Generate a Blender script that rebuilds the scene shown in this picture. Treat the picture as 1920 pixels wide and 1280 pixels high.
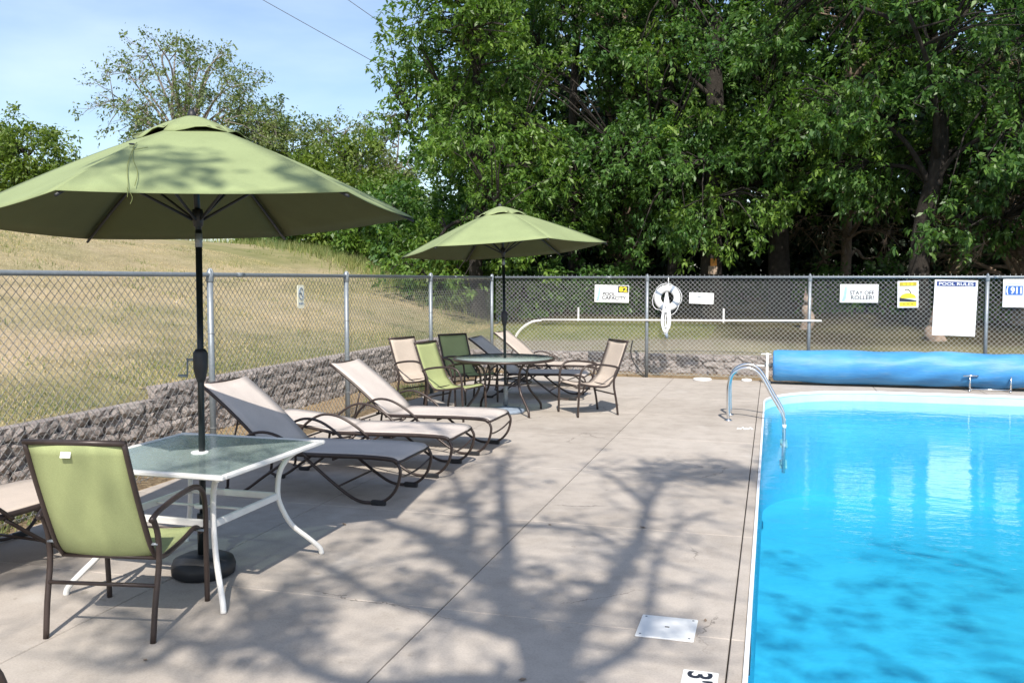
import bpy, math, random
import numpy as np
R = math.radians
random.seed(7)
for o in list(bpy.data.objects):
    bpy.data.objects.remove(o)
scene = bpy.context.scene
COL = scene.collection

# ------------------------------------------------------------------ camera
cam = bpy.data.cameras.new('camera')
cam.sensor_width = 36.0
cam.lens = 31.875
cam.clip_end = 2000
cam.clip_start = 0.05
camo = bpy.data.objects.new('camera', cam)
COL.objects.link(camo)
camo.location = (0, 0, 1.75)
camo.rotation_euler = (R(90 - 3.87), 0, R(16))
scene.camera = camo

# ------------------------------------------------------------------ sky, sun, exposure
SUN_EL = 47.0
SUN_DIR = np.array([0.29, -0.957, 0.0])          # horizontal direction towards the sun
SUN_DIR /= np.linalg.norm(SUN_DIR)
world = bpy.data.worlds.new('World')
scene.world = world
world.use_nodes = True
wn, wl = world.node_tree.nodes, world.node_tree.links
wn.clear()
wout = wn.new('ShaderNodeOutputWorld')
bg = wn.new('ShaderNodeBackground')
sky = wn.new('ShaderNodeTexSky')
sky.sky_type = 'NISHITA'
sky.sun_disc = False
sky.sun_elevation = R(SUN_EL)
sky.sun_rotation = math.atan2(SUN_DIR[0], SUN_DIR[1])
sky.altitude = 200
sky.air_density = 1.0
sky.dust_density = 1.2
sky.ozone_density = 1.2
wtc = wn.new('ShaderNodeTexCoord')
wmap = wn.new('ShaderNodeMapping')
wmap.inputs['Scale'].default_value = (1.2, 3.0, 7.0)
wmap.inputs['Rotation'].default_value = (0.2, 0.1, 0.7)
wno = wn.new('ShaderNodeTexNoise')
wno.inputs['Scale'].default_value = 1.6
wno.inputs['Detail'].default_value = 6
wrm = wn.new('ShaderNodeMapRange')
wrm.inputs['From Min'].default_value = 0.42
wrm.inputs['From Max'].default_value = 0.78
wrm.inputs['To Max'].default_value = 0.22
wmix = wn.new('ShaderNodeMixRGB')
wmix.inputs['Color2'].default_value = (8.6, 9.3, 10.2, 1)     # thin cirrus, same scale as the sky's radiance
wl.new(wtc.outputs['Generated'], wmap.inputs['Vector'])
wl.new(wmap.outputs['Vector'], wno.inputs['Vector'])
wl.new(wno.outputs['Fac'], wrm.inputs['Value'])
wl.new(wrm.outputs['Result'], wmix.inputs['Fac'])
wl.new(sky.outputs['Color'], wmix.inputs['Color1'])
wl.new(wmix.outputs['Color'], bg.inputs['Color'])
bg.inputs['Strength'].default_value = 0.14
wl.new(bg.outputs['Background'], wout.inputs['Surface'])

sun = bpy.data.lights.new('sun', 'SUN')
sun.energy = 4.6
sun.angle = R(0.53)
sun.color = (1.0, 0.93, 0.83)
suno = bpy.data.objects.new('sun', sun)
COL.objects.link(suno)
suno.location = (4, -12, 14)
suno.rotation_euler = (R(90 - SUN_EL), 0, math.atan2(SUN_DIR[0], -SUN_DIR[1]))
scene.view_settings.view_transform = 'Standard'
scene.view_settings.look = 'None'
scene.view_settings.exposure = 0.45
scene.view_settings.gamma = 1.0
scene.view_settings.use_curve_mapping = False
scene.render.film_transparent = False
try:
    scene.cycles.use_denoising = True
    scene.cycles.max_bounces = 6
    scene.cycles.diffuse_bounces = 3
    scene.cycles.glossy_bounces = 3
    scene.cycles.transparent_max_bounces = 10
    scene.cycles.caustics_reflective = False
    scene.cycles.caustics_refractive = False
except Exception:
    pass

# ================================================================== materials
def nodes_of(name):
    m = bpy.data.materials.new(name)
    m.use_nodes = True
    nt = m.node_tree
    nt.nodes.clear()
    out = nt.nodes.new('ShaderNodeOutputMaterial')
    return m, nt, out

def principled(nt, color=(.5, .5, .5), rough=.6, metal=0.0, spec=.5):
    b = nt.nodes.new('ShaderNodeBsdfPrincipled')
    b.inputs['Base Color'].default_value = (*color, 1)
    b.inputs['Roughness'].default_value = rough
    b.inputs['Metallic'].default_value = metal
    b.inputs['Specular IOR Level'].default_value = spec
    return b

def noise(nt, scale, detail=5, rough=.55, coord='Object', stretch=None):
    tc = nt.nodes.new('ShaderNodeTexCoord')
    n = nt.nodes.new('ShaderNodeTexNoise')
    n.inputs['Scale'].default_value = scale
    n.inputs['Detail'].default_value = detail
    n.inputs['Roughness'].default_value = rough
    if stretch:
        mp = nt.nodes.new('ShaderNodeMapping')
        mp.inputs['Scale'].default_value = stretch
        nt.links.new(tc.outputs[coord], mp.inputs['Vector'])
        nt.links.new(mp.outputs['Vector'], n.inputs['Vector'])
    else:
        nt.links.new(tc.outputs[coord], n.inputs['Vector'])
    return n

def ramp(nt, src, stops):
    r = nt.nodes.new('ShaderNodeValToRGB')
    els = r.color_ramp.elements
    while len(els) < len(stops):
        els.new(0.5)
    for e, (p, c) in zip(els, stops):
        e.position = p
        e.color = (*c, 1)
    nt.links.new(src, r.inputs['Fac'])
    return r

def mix(nt, fac, a, b, mode='MIX'):
    m = nt.nodes.new('ShaderNodeMixRGB')
    m.blend_type = mode
    for sock, v in ((m.inputs['Fac'], fac), (m.inputs['Color1'], a), (m.inputs['Color2'], b)):
        if hasattr(v, 'links'):
            nt.links.new(v, sock)
        elif isinstance(v, (int, float)):
            sock.default_value = v
        else:
            sock.default_value = (*v, 1)
    return m.outputs['Color']

def bump(nt, height, strength=.3, dist=.01):
    b = nt.nodes.new('ShaderNodeBump')
    b.inputs['Strength'].default_value = strength
    b.inputs['Distance'].default_value = dist
    nt.links.new(height, b.inputs['Height'])
    return b.outputs['Normal']

def simple(name, color, rough=.6, metal=0.0, spec=.5, var=.12, scale=20, bmp=.08, bdist=.002):
    m, nt, out = nodes_of(name)
    b = principled(nt, color, rough, metal, spec)
    n = noise(nt, scale)
    dark = tuple(c * (1 - var) for c in color)
    lite = tuple(min(1, c * (1 + var)) for c in color)
    r = ramp(nt, n.outputs['Fac'], [(.3, dark), (.7, lite)])
    nt.links.new(r.outputs['Color'], b.inputs['Base Color'])
    if bmp:
        n2 = noise(nt, scale * 6)
        nt.links.new(bump(nt, n2.outputs['Fac'], bmp, bdist), b.inputs['Normal'])
    nt.links.new(b.outputs['BSDF'], out.inputs['Surface'])
    return m

def mat_concrete():
    m, nt, out = nodes_of('concrete')
    b = principled(nt, (.4, .37, .33), .85, 0, .25)
    big = noise(nt, .7, 4, .6)
    mid = noise(nt, 5, 6, .65)
    fine = noise(nt, 90, 3, .6)
    speck = noise(nt, 260, 1, .5)
    info = nt.nodes.new('ShaderNodeObjectInfo')
    c1 = ramp(nt, big.outputs['Fac'], [(.3, (.375, .337, .298)), (.5, (.437, .394, .350)), (.72, (.472, .430, .386))]).outputs['Color']
    c2 = ramp(nt, mid.outputs['Fac'], [(.3, (.80, .79, .78)), (.55, (1, 1, 1)), (.75, (1.05, 1.04, 1.03))]).outputs['Color']
    c = mix(nt, .75, c1, c2, 'MULTIPLY')
    c3 = ramp(nt, fine.outputs['Fac'], [(.35, (.86, .86, .86)), (.6, (1.04, 1.04, 1.04))]).outputs['Color']
    c = mix(nt, .7, c, c3, 'MULTIPLY')
    c4 = ramp(nt, info.outputs['Random'], [(0, (.94, .935, .93)), (1, (1.03, 1.03, 1.03))]).outputs['Color']
    c = mix(nt, 1.0, c, c4, 'MULTIPLY')
    # worn pale patch and small stains with a shape of their own
    vor = noise(nt, 1.7, 2, .5)
    st = ramp(nt, vor.outputs['Fac'], [(.66, (0, 0, 0)), (.74, (1, 1, 1))]).outputs['Color']
    c = mix(nt, mix(nt, .35, (0, 0, 0), st), c, (.56, .53, .49))
    c5 = ramp(nt, speck.outputs['Fac'], [(.28, (.55, .53, .5)), (.36, (1, 1, 1))]).outputs['Color']
    c = mix(nt, .45, c, c5, 'MULTIPLY')
    vo = nt.nodes.new('ShaderNodeTexVoronoi')
    vo.feature = 'DISTANCE_TO_EDGE'
    vo.inputs['Scale'].default_value = .55
    tcv = nt.nodes.new('ShaderNodeTexCoord')
    wob = noise(nt, 3.0, 5, .7)
    vm = nt.nodes.new('ShaderNodeVectorMath')
    vm.operation = 'MULTIPLY_ADD'
    nt.links.new(wob.outputs['Color'], vm.inputs[0])
    vm.inputs[1].default_value = (.35, .35, 0)
    nt.links.new(tcv.outputs['Object'], vm.inputs[2])
    nt.links.new(vm.outputs['Vector'], vo.inputs['Vector'])
    crack = ramp(nt, vo.outputs['Distance'], [(0, (1, 1, 1)), (.0028, (0, 0, 0))]).outputs['Color']
    cm_ = ramp(nt, noise(nt, .8, 2, .5).outputs['Fac'], [(.54, (0, 0, 0)), (.60, (.75, .75, .75))]).outputs['Color']
    c = mix(nt, mix(nt, 1.0, crack, cm_, 'MULTIPLY'), c, (.10, .09, .08))
    spot = ramp(nt, noise(nt, 11, 2, .5).outputs['Fac'], [(.70, (0, 0, 0)), (.76, (.55, .55, .55))]).outputs['Color']
    c = mix(nt, spot, c, (.27, .24, .20))
    nt.links.new(c, b.inputs['Base Color'])
    broom = noise(nt, 60, 2, .5, stretch=(.08, 2.0, 1))
    bh = mix(nt, .4, fine.outputs['Fac'], broom.outputs['Fac'])
    nt.links.new(bump(nt, bh, .4, .003), b.inputs['Normal'])
    nt.links.new(b.outputs['BSDF'], out.inputs['Surface'])
    return m

def mat_terrain():
    m, nt, out = nodes_of('dry_grass_ground')
    b = principled(nt, (.3, .25, .14), .95, 0, .1)
    tc = nt.nodes.new('ShaderNodeTexCoord')
    sep = nt.nodes.new('ShaderNodeSeparateXYZ')
    nt.links.new(tc.outputs['Object'], sep.inputs['Vector'])
    big = noise(nt, .28, 4, .6, stretch=(1, .55, 1))
    mid = noise(nt, 1.6, 6, .7, stretch=(1, .6, 1))
    fine = noise(nt, 22, 4, .75)
    fine2 = noise(nt, 75, 3, .7)
    straw = ramp(nt, mid.outputs['Fac'], [(.25, (.37, .30, .19)), (.45, (.48, .385, .26)), (.62, (.56, .45, .315)), (.8, (.53, .385, .265))]).outputs['Color']
    green = ramp(nt, mid.outputs['Fac'], [(.25, (.17, .19, .075)), (.6, (.28, .275, .12)), (.8, (.37, .32, .165))]).outputs['Color']
    # greener near the wall and towards the trees, straw on the open slope
    def rng(src, a, bb, lo=0, hi=1):
        mr = nt.nodes.new('ShaderNodeMapRange')
        mr.inputs['From Min'].default_value = a
        mr.inputs['From Max'].default_value = bb
        mr.inputs['To Min'].default_value = lo
        mr.inputs['To Max'].default_value = hi
        nt.links.new(src, mr.inputs['Value'])
        return mr.outputs['Result']
    def mth(op, a, bb):
        n = nt.nodes.new('ShaderNodeMath')
        n.operation = op
        for i, v in enumerate((a, bb)):
            if hasattr(v, 'links'):
                nt.links.new(v, n.inputs[i])
            else:
                n.inputs[i].default_value = v
        n.use_clamp = True
        return n.outputs['Value']
    gx = rng(sep.outputs['X'], -8.2, -6.4, 0, .6)
    gy = rng(sep.outputs['Y'], 8.0, 19.0, 0, .6)
    gb = rng(big.outputs['Fac'], .42, .62, -.25, .3)
    gfac = mth('ADD', mth('ADD', gx, gy), gb)
    c = mix(nt, gfac, straw, green)
    # woodland floor: leaf litter and bare earth under trees; painted shade at right
    lit = ramp(nt, mid.outputs['Fac'], [(.3, (.045, .04, .022)), (.55, (.075, .060, .036)), (.7, (.06, .065, .026))]).outputs['Color']
    fy = mth('ADD', rng(sep.outputs['Y'], 20.5, 23.0), rng(big.outputs['Fac'], .45, .6, -.25, .2))
    fx = rng(sep.outputs['X'], -10.0, -7.5)
    litter_shade = mth('MULTIPLY', mth('ADD', rng(sep.outputs['Y'], 17.9, 18.9), rng(big.outputs['Fac'], .45, .6, -.2, .2)), rng(sep.outputs['X'], -3.2, -.5))  # dark litter colour carried towards the fence at right as painted tree shade
    c = mix(nt, mth('MAXIMUM', mth('MULTIPLY', fy, fx), litter_shade), c, lit)
    # bare dry earth strip between deck and walls, gravelly bed above the far wall
    dirt = ramp(nt, fine.outputs['Fac'], [(.3, (.20, .135, .08)), (.5, (.36, .26, .155)), (.68, (.47, .36, .22))]).outputs['Color']
    d1 = mth('MULTIPLY', rng(sep.outputs['X'], -6.5, -6.3), rng(sep.outputs['Y'], 17.6, 17.5))
    d1 = mth('MULTIPLY', d1, rng(sep.outputs['Y'], -1.5, 0))
    c = mix(nt, d1, c, dirt)
    grav = ramp(nt, fine2.outputs['Fac'], [(.3, (.12, .105, .09)), (.5, (.25, .22, .19)), (.7, (.36, .32, .27))]).outputs['Color']
    g1 = mth('MULTIPLY', rng(sep.outputs['Y'], 17.5, 17.6), rng(sep.outputs['Y'], 19.1, 18.5))
    g1 = mth('MULTIPLY', g1, rng(sep.outputs['X'], -6.6, -6.2))
    g1 = mth('MULTIPLY', g1, rng(mid.outputs['Fac'], .3, .45, .3, 1))
    g1 = mth('MULTIPLY', g1, rng(sep.outputs['X'], 1.5, -1.5, .25, .8))
    c = mix(nt, g1, c, grav)
    c6 = ramp(nt, fine.outputs['Fac'], [(.3, (.62, .62, .6)), (.55, (1, 1, 1)), (.75, (1.18, 1.16, 1.1))]).outputs['Color']
    c = mix(nt, .8, c, c6, 'MULTIPLY')
    c7 = ramp(nt, fine2.outputs['Fac'], [(.3, (.7, .7, .68)), (.6, (1.1, 1.1, 1.1))]).outputs['Color']
    c = mix(nt, .7, c, c7, 'MULTIPLY')
    nt.links.new(c, b.inputs['Base Color'])
    nt.links.new(bump(nt, fine.outputs['Fac'], .8, .05), b.inputs['Normal'])
    nt.links.new(b.outputs['BSDF'], out.inputs['Surface'])
    return m

def mat_leaf(name, cols, trans=.35, rough=.45):
    m, nt, out = nodes_of(name)
    b = principled(nt, cols[1], rough, 0, .45)
    geo = nt.nodes.new('ShaderNodeNewGeometry')
    big = noise(nt, .55, 3, .6)
    r = ramp(nt, geo.outputs['Random Per Island'], [(0, cols[0]), (.5, cols[1]), (1, cols[2])]).outputs['Color']
    r2 = ramp(nt, big.outputs['Fac'], [(.35, (.72, .8, .8)), (.65, (1.15, 1.1, .95))]).outputs['Color']
    c = mix(nt, 1.0, r, r2, 'MULTIPLY')
    nt.links.new(c, b.inputs['Base Color'])
    t = nt.nodes.new('ShaderNodeBsdfTranslucent')
    c2 = mix(nt, 1.0, c, (1.35, 1.5, .55), 'MULTIPLY')
    nt.links.new(c2, t.inputs['Color'])
    ms = nt.nodes.new('ShaderNodeMixShader')
    ms.inputs['Fac'].default_value = trans
    nt.links.new(b.outputs['BSDF'], ms.inputs[1])
    nt.links.new(t.outputs['BSDF'], ms.inputs[2])
    nt.links.new(ms.outputs['Shader'], out.inputs['Surface'])
    return m

def mat_fabric(name, color, trans=.18, weave=260, var=.08):
    m, nt, out = nodes_of(name)
    b = principled(nt, color, .8, 0, .2)
    n = noise(nt, 3, 4, .6)
    n2 = noise(nt, weave, 1, .5)
    c1 = ramp(nt, n.outputs['Fac'], [(.3, tuple(c * (1 - var) for c in color)), (.7, tuple(c * (1 + var) for c in color))]).outputs['Color']
    c2 = ramp(nt, n2.outputs['Fac'], [(.35, (.85, .85, .85)), (.65, (1.08, 1.08, 1.08))]).outputs['Color']
    c = mix(nt, .8, c1, c2, 'MULTIPLY')
    nt.links.new(c, b.inputs['Base Color'])
    nt.links.new(bump(nt, n2.outputs['Fac'], .25, .001), b.inputs['Normal'])
    t = nt.nodes.new('ShaderNodeBsdfTranslucent')
    nt.links.new(c, t.inputs['Color'])
    ms = nt.nodes.new('ShaderNodeMixShader')
    ms.inputs['Fac'].default_value = trans
    nt.links.new(b.outputs['BSDF'], ms.inputs[1])
    nt.links.new(t.outputs['BSDF'], ms.inputs[2])
    nt.links.new(ms.outputs['Shader'], out.inputs['Surface'])
    return m

def mat_water():
    m, nt, out = nodes_of('water')
    tr = nt.nodes.new('ShaderNodeBsdfTransparent')
    tr.inputs['Color'].default_value = (.50, .915, .985, 1)
    gl = nt.nodes.new('ShaderNodeBsdfGlossy')
    gl.inputs['Roughness'].default_value = .02
    gl.inputs['Color'].default_value = (1, 1, 1, 1)
    w1 = noise(nt, 2.6, 3, .5, stretch=(.7, 1.3, 1))
    w2 = noise(nt, 9.0, 3, .55, stretch=(.6, 1.3, 1))
    w3 = noise(nt, 30.0, 2, .5, stretch=(.6, 1.3, 1))
    def add(a, bb, k):
        n = nt.nodes.new('ShaderNodeMath')
        n.operation = 'MULTIPLY_ADD'
        nt.links.new(bb, n.inputs[0])
        n.inputs[1].default_value = k
        nt.links.new(a, n.inputs[2])
        return n.outputs['Value']
    h = add(add(w1.outputs['Fac'], w2.outputs['Fac'], .35), w3.outputs['Fac'], .11)
    nrm = bump(nt, h, .25, .030)
    nt.links.new(nrm, gl.inputs['Normal'])
    fr = nt.nodes.new('ShaderNodeFresnel')
    fr.inputs['IOR'].default_value = 1.33
    nt.links.new(nrm, fr.inputs['Normal'])
    ms = nt.nodes.new('ShaderNodeMixShader')
    nt.links.new(fr.outputs['Fac'], ms.inputs['Fac'])
    nt.links.new(tr.outputs['BSDF'], ms.inputs[1])
    nt.links.new(gl.outputs['BSDF'], ms.inputs[2])
    nt.links.new(ms.outputs['Shader'], out.inputs['Surface'])
    return m

def mat_glass():
    m, nt, out = nodes_of('pebbled_glass')
    tr = nt.nodes.new('ShaderNodeBsdfTransparent')
    tr.inputs['Color'].default_value = (.62, .76, .72, 1)
    b = principled(nt, (.30, .39, .37), .12, 0, .6)
    n = noise(nt, 45, 3, .6)
    nt.links.new(bump(nt, n.outputs['Fac'], .25, .003), b.inputs['Normal'])
    c = ramp(nt, n.outputs['Fac'], [(.3, (.33, .41, .395)), (.7, (.44, .52, .505))])
    nt.links.new(c.outputs['Color'], b.inputs['Base Color'])
    ms = nt.nodes.new('ShaderNodeMixShader')
    ms.inputs['Fac'].default_value = .62
    nt.links.new(tr.outputs['BSDF'], ms.inputs[1])
    nt.links.new(b.outputs['BSDF'], ms.inputs[2])
    nt.links.new(ms.outputs['Shader'], out.inputs['Surface'])
    return m

def mat_block():
    m, nt, out = nodes_of('split_face_block')
    b = principled(nt, (.25, .22, .21), .95, 0, .15)
    info = nt.nodes.new('ShaderNodeObjectInfo')
    n = noise(nt, 9, 6, .7)
    n2 = noise(nt, 40, 5, .7)
    c = ramp(nt, n2.outputs['Fac'], [(.28, (.15, .137, .13)), (.5, (.33, .30, .285)), (.72, (.45, .415, .395))]).outputs['Color']
    c1 = ramp(nt, info.outputs['Random'], [(0, (.82, .8, .8)), (.5, (1, .97, .96)), (1, (1.12, 1.1, 1.08))]).outputs['Color']
    c = mix(nt, 1.0, c, c1, 'MULTIPLY')
    nt.links.new(c, b.inputs['Base Color'])
    h = mix(nt, .5, n.outputs['Fac'], n2.outputs['Fac'])
    nt.links.new(bump(nt, h, .9, .035), b.inputs['Normal'])
    nt.links.new(b.outputs['BSDF'], out.inputs['Surface'])
    return m

def mat_liner():
    m, nt, out = nodes_of('pool_liner')
    b = principled(nt, (.10, .50, .78), .5, 0, .3)
    n = noise(nt, 1.2, 4, .6)
    n2 = noise(nt, 14, 4, .6)
    c = ramp(nt, n.outputs['Fac'], [(.3, (.13, .54, .78)), (.7, (.18, .62, .83))]).outputs['Color']
    c2 = ramp(nt, n2.outputs['Fac'], [(.35, (.9, .95, .97)), (.65, (1.08, 1.04, 1.02))]).outputs['Color']
    nt.links.new(mix(nt, .8, c, c2, 'MULTIPLY'), b.inputs['Base Color'])
    nt.links.new(b.outputs['BSDF'], out.inputs['Surface'])
    return m

def mat_cover():
    m, nt, out = nodes_of('blue_cover')
    b = principled(nt, (.05, .25, .55), .5, 0, .4)
    n = noise(nt, 1.6, 5, .6, stretch=(1, 2.5, 2.5))
    n2 = noise(nt, 7, 4, .6, stretch=(.6, 3, 3))
    c = ramp(nt, n.outputs['Fac'], [(.3, (.045, .215, .49)), (.55, (.06, .27, .57)), (.75, (.085, .32, .62))]).outputs['Color']
    dust = ramp(nt, n2.outputs['Fac'], [(.5, (0, 0, 0)), (.8, (.3, .3, .3))]).outputs['Color']
    c = mix(nt, dust, c, (.24, .33, .40))
    nt.links.new(c, b.inputs['Base Color'])
    nt.links.new(bump(nt, n2.outputs['Fac'], .3, .02), b.inputs['Normal'])
    nt.links.new(b.outputs['BSDF'], out.inputs['Surface'])
    return m

M = {}
M['concrete'] = mat_concrete()
M['joint'] = simple('joint_filler', (.075, .07, .065), .95, bmp=.3)
M['terrain'] = mat_terrain()
M['water'] = mat_water()
M['liner'] = mat_liner()
M['liner_band'] = simple('liner_band', (.50, .78, .84), .45, var=.06, scale=4)
M['coping'] = simple('white_coping', (.78, .80, .82), .45, var=.05)
M['block'] = mat_block()
M['galv'] = simple('galvanised_steel', (.235, .265, .29), .45, .4, .5, var=.12, scale=30)
M['wire'] = simple('fence_wire', (.31, .315, .305), .55, .2, .4, var=.1)
M['wire_bright'] = simple('bright_fence_wire', (.47, .49, .48), .5, .3, .5, var=.1)
M['chrome'] = simple('stainless', (.72, .73, .74), .16, 1.0, var=.04, bmp=0)
M['bronze'] = simple('bronze_frame', (.050, .036, .032), .38, .2, .5, var=.15)
M['black'] = simple('black_plastic', (.018, .019, .022), .5, var=.2)
M['pole'] = simple('dark_pole', (.014, .020, .022), .32, .3, .5, var=.2)
M['white_metal'] = simple('white_paint', (.80, .79, .76), .4, var=.05, scale=12)
M['white'] = simple('white_plastic', (.80, .81, .80), .45, var=.04, scale=8)
M['glass'] = mat_glass()
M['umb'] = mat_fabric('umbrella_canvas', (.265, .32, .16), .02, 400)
M['umb_shade'] = mat_fabric('umbrella_underside_shade', (.115, .125, .055), .02, 400)  # darker olive: the shade below the canvas is painted into the colour
M['green_sling'] = mat_fabric('green_sling', (.41, .465, .225), .14, 320)
M['tan_sling'] = mat_fabric('tan_sling', (.66, .575, .50), .22, 320)
M['taupe_sling'] = mat_fabric('taupe_sling', (.64, .575, .525), .15, 320)
M['cover'] = mat_cover()
M['rope'] = simple('white_rope', (.74, .76, .78), .8, var=.15, scale=60, bmp=.4)
M['greyband'] = simple('grey_band', (.22, .27, .34), .6)
M['navy'] = simple('navy_print', (.012, .035, .17), .5, var=.05)
M['blue'] = simple('blue_print', (.03, .12, .42), .5, var=.05)
M['ink'] = simple('dark_print', (.02, .025, .04), .5, var=.05)
M['pale'] = simple('pale_print', (.66, .69, .73), .5, var=.03)
M['aqua'] = simple('aqua_print', (.34, .52, .56), .5, var=.2, scale=9)
M['pink'] = simple('pink_print', (.75, .35, .38), .5, var=.05)
M['yellow'] = simple('yellow_print', (.80, .66, .035), .5, var=.06)
M['ochre'] = simple('dark_yellow_print', (.42, .34, .03), .5, var=.1)
M['skyprint'] = simple('light_blue_print', (.50, .63, .74), .5, var=.05)
M['cream'] = simple('cream_print', (.80, .78, .62), .5, var=.04)
M['bark'] = simple('bark', (.030, .025, .021), .95, var=.45, scale=9, bmp=1.0, bdist=.03)
M['palebark'] = simple('pale_trunk', (.34, .26, .20), .95, var=.35, scale=9, bmp=1.0, bdist=.03)  # pale bark colour of the stumps and the box roof
M['greybark'] = simple('grey_bark', (.17, .145, .125), .95, var=.35, scale=9, bmp=1.0, bdist=.03)
M['palelimb'] = simple('pale_limb', (.24, .215, .195), .95, var=.3, scale=9, bmp=.6, bdist=.02)
M['deadtwig'] = simple('dead_twigs', (.22, .165, .12), .95, var=.3, scale=5, bmp=0)
M['orange'] = simple('orange_wood', (.62, .26, .05), .6, var=.15)
M['leaf_a'] = mat_leaf('leaf_fresh', [(.065, .140, .022), (.115, .215, .036), (.175, .27, .058)])
M['leaf_b'] = mat_leaf('leaf_deep', [(.044, .112, .028), (.080, .172, .040), (.125, .22, .055)])
M['leaf_c'] = mat_leaf('leaf_yellowish', [(.080, .135, .022), (.125, .195, .030), (.175, .235, .045)])
M['leaf_d'] = mat_leaf('leaf_olive', [(.090, .115, .045), (.135, .165, .065), (.175, .195, .085)], .25)
M['leaf_e'] = mat_leaf('leaf_grey_green', [(.10, .15, .05), (.155, .21, .075), (.20, .24, .10)], .3)
M['leaf_dark'] = mat_leaf('leaf_dark', [(.012, .030, .011), (.020, .045, .015), (.030, .062, .018)], .15)  # near-black green puts the shade deep in the wood into the leaves
M['needle'] = mat_leaf('dead_needles', [(.11, .085, .055), (.16, .12, .08), (.10, .11, .05)], .15, .8)
M['grass_dry'] = mat_leaf('grass_dry', [(.36, .30, .17), (.53, .43, .29), (.60, .49, .34)], .2, .8)
M['grass_green'] = mat_leaf('grass_green', [(.11, .16, .05), (.20, .24, .085), (.34, .32, .15)], .25, .7)

# ================================================================== helpers
def link(o, parent=None):
    COL.objects.link(o)
    if parent is not None:
        o.parent = parent
    return o

def tag(o, label=None, cat=None, group=None, kind=None):
    if label: o['label'] = label
    if cat: o['category'] = cat
    if group: o['group'] = group
    if kind: o['kind'] = kind
    return o

def empty(name, loc=(0, 0, 0), rz=0.0, label=None, cat=None, group=None):
    o = bpy.data.objects.new(name, None)
    o.empty_display_size = .1
    o.location = loc
    o.rotation_euler = (0, 0, rz)
    link(o)
    return tag(o, label, cat, group)

def copy_tree(o, parent=None):
    c = o.copy()
    COL.objects.link(c)
    c.parent = parent
    for ch in list(o.children):
        copy_tree(ch, c)
    return c

def curve(pts, n=6, closed=False):
    """Catmull-Rom through pts."""
    P = [np.array(p, float) for p in pts]
    out = []
    m = len(P)
    rng_ = range(m) if closed else range(m - 1)
    for i in rng_:
        p1, p2 = P[i], P[(i + 1) % m]
        p0 = P[(i - 1) % m] if (closed or i > 0) else 2 * p1 - p2
        p3 = P[(i + 2) % m] if (closed or i + 2 < m) else 2 * p2 - p1
        for k in range(n):
            t = k / n
            out.append(.5 * ((2 * p1) + (-p0 + p2) * t + (2 * p0 - 5 * p1 + 4 * p2 - p3) * t * t + (-p0 + 3 * p1 - 3 * p2 + p3) * t ** 3))
    if not closed:
        out.append(P[-1])
    return out

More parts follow.
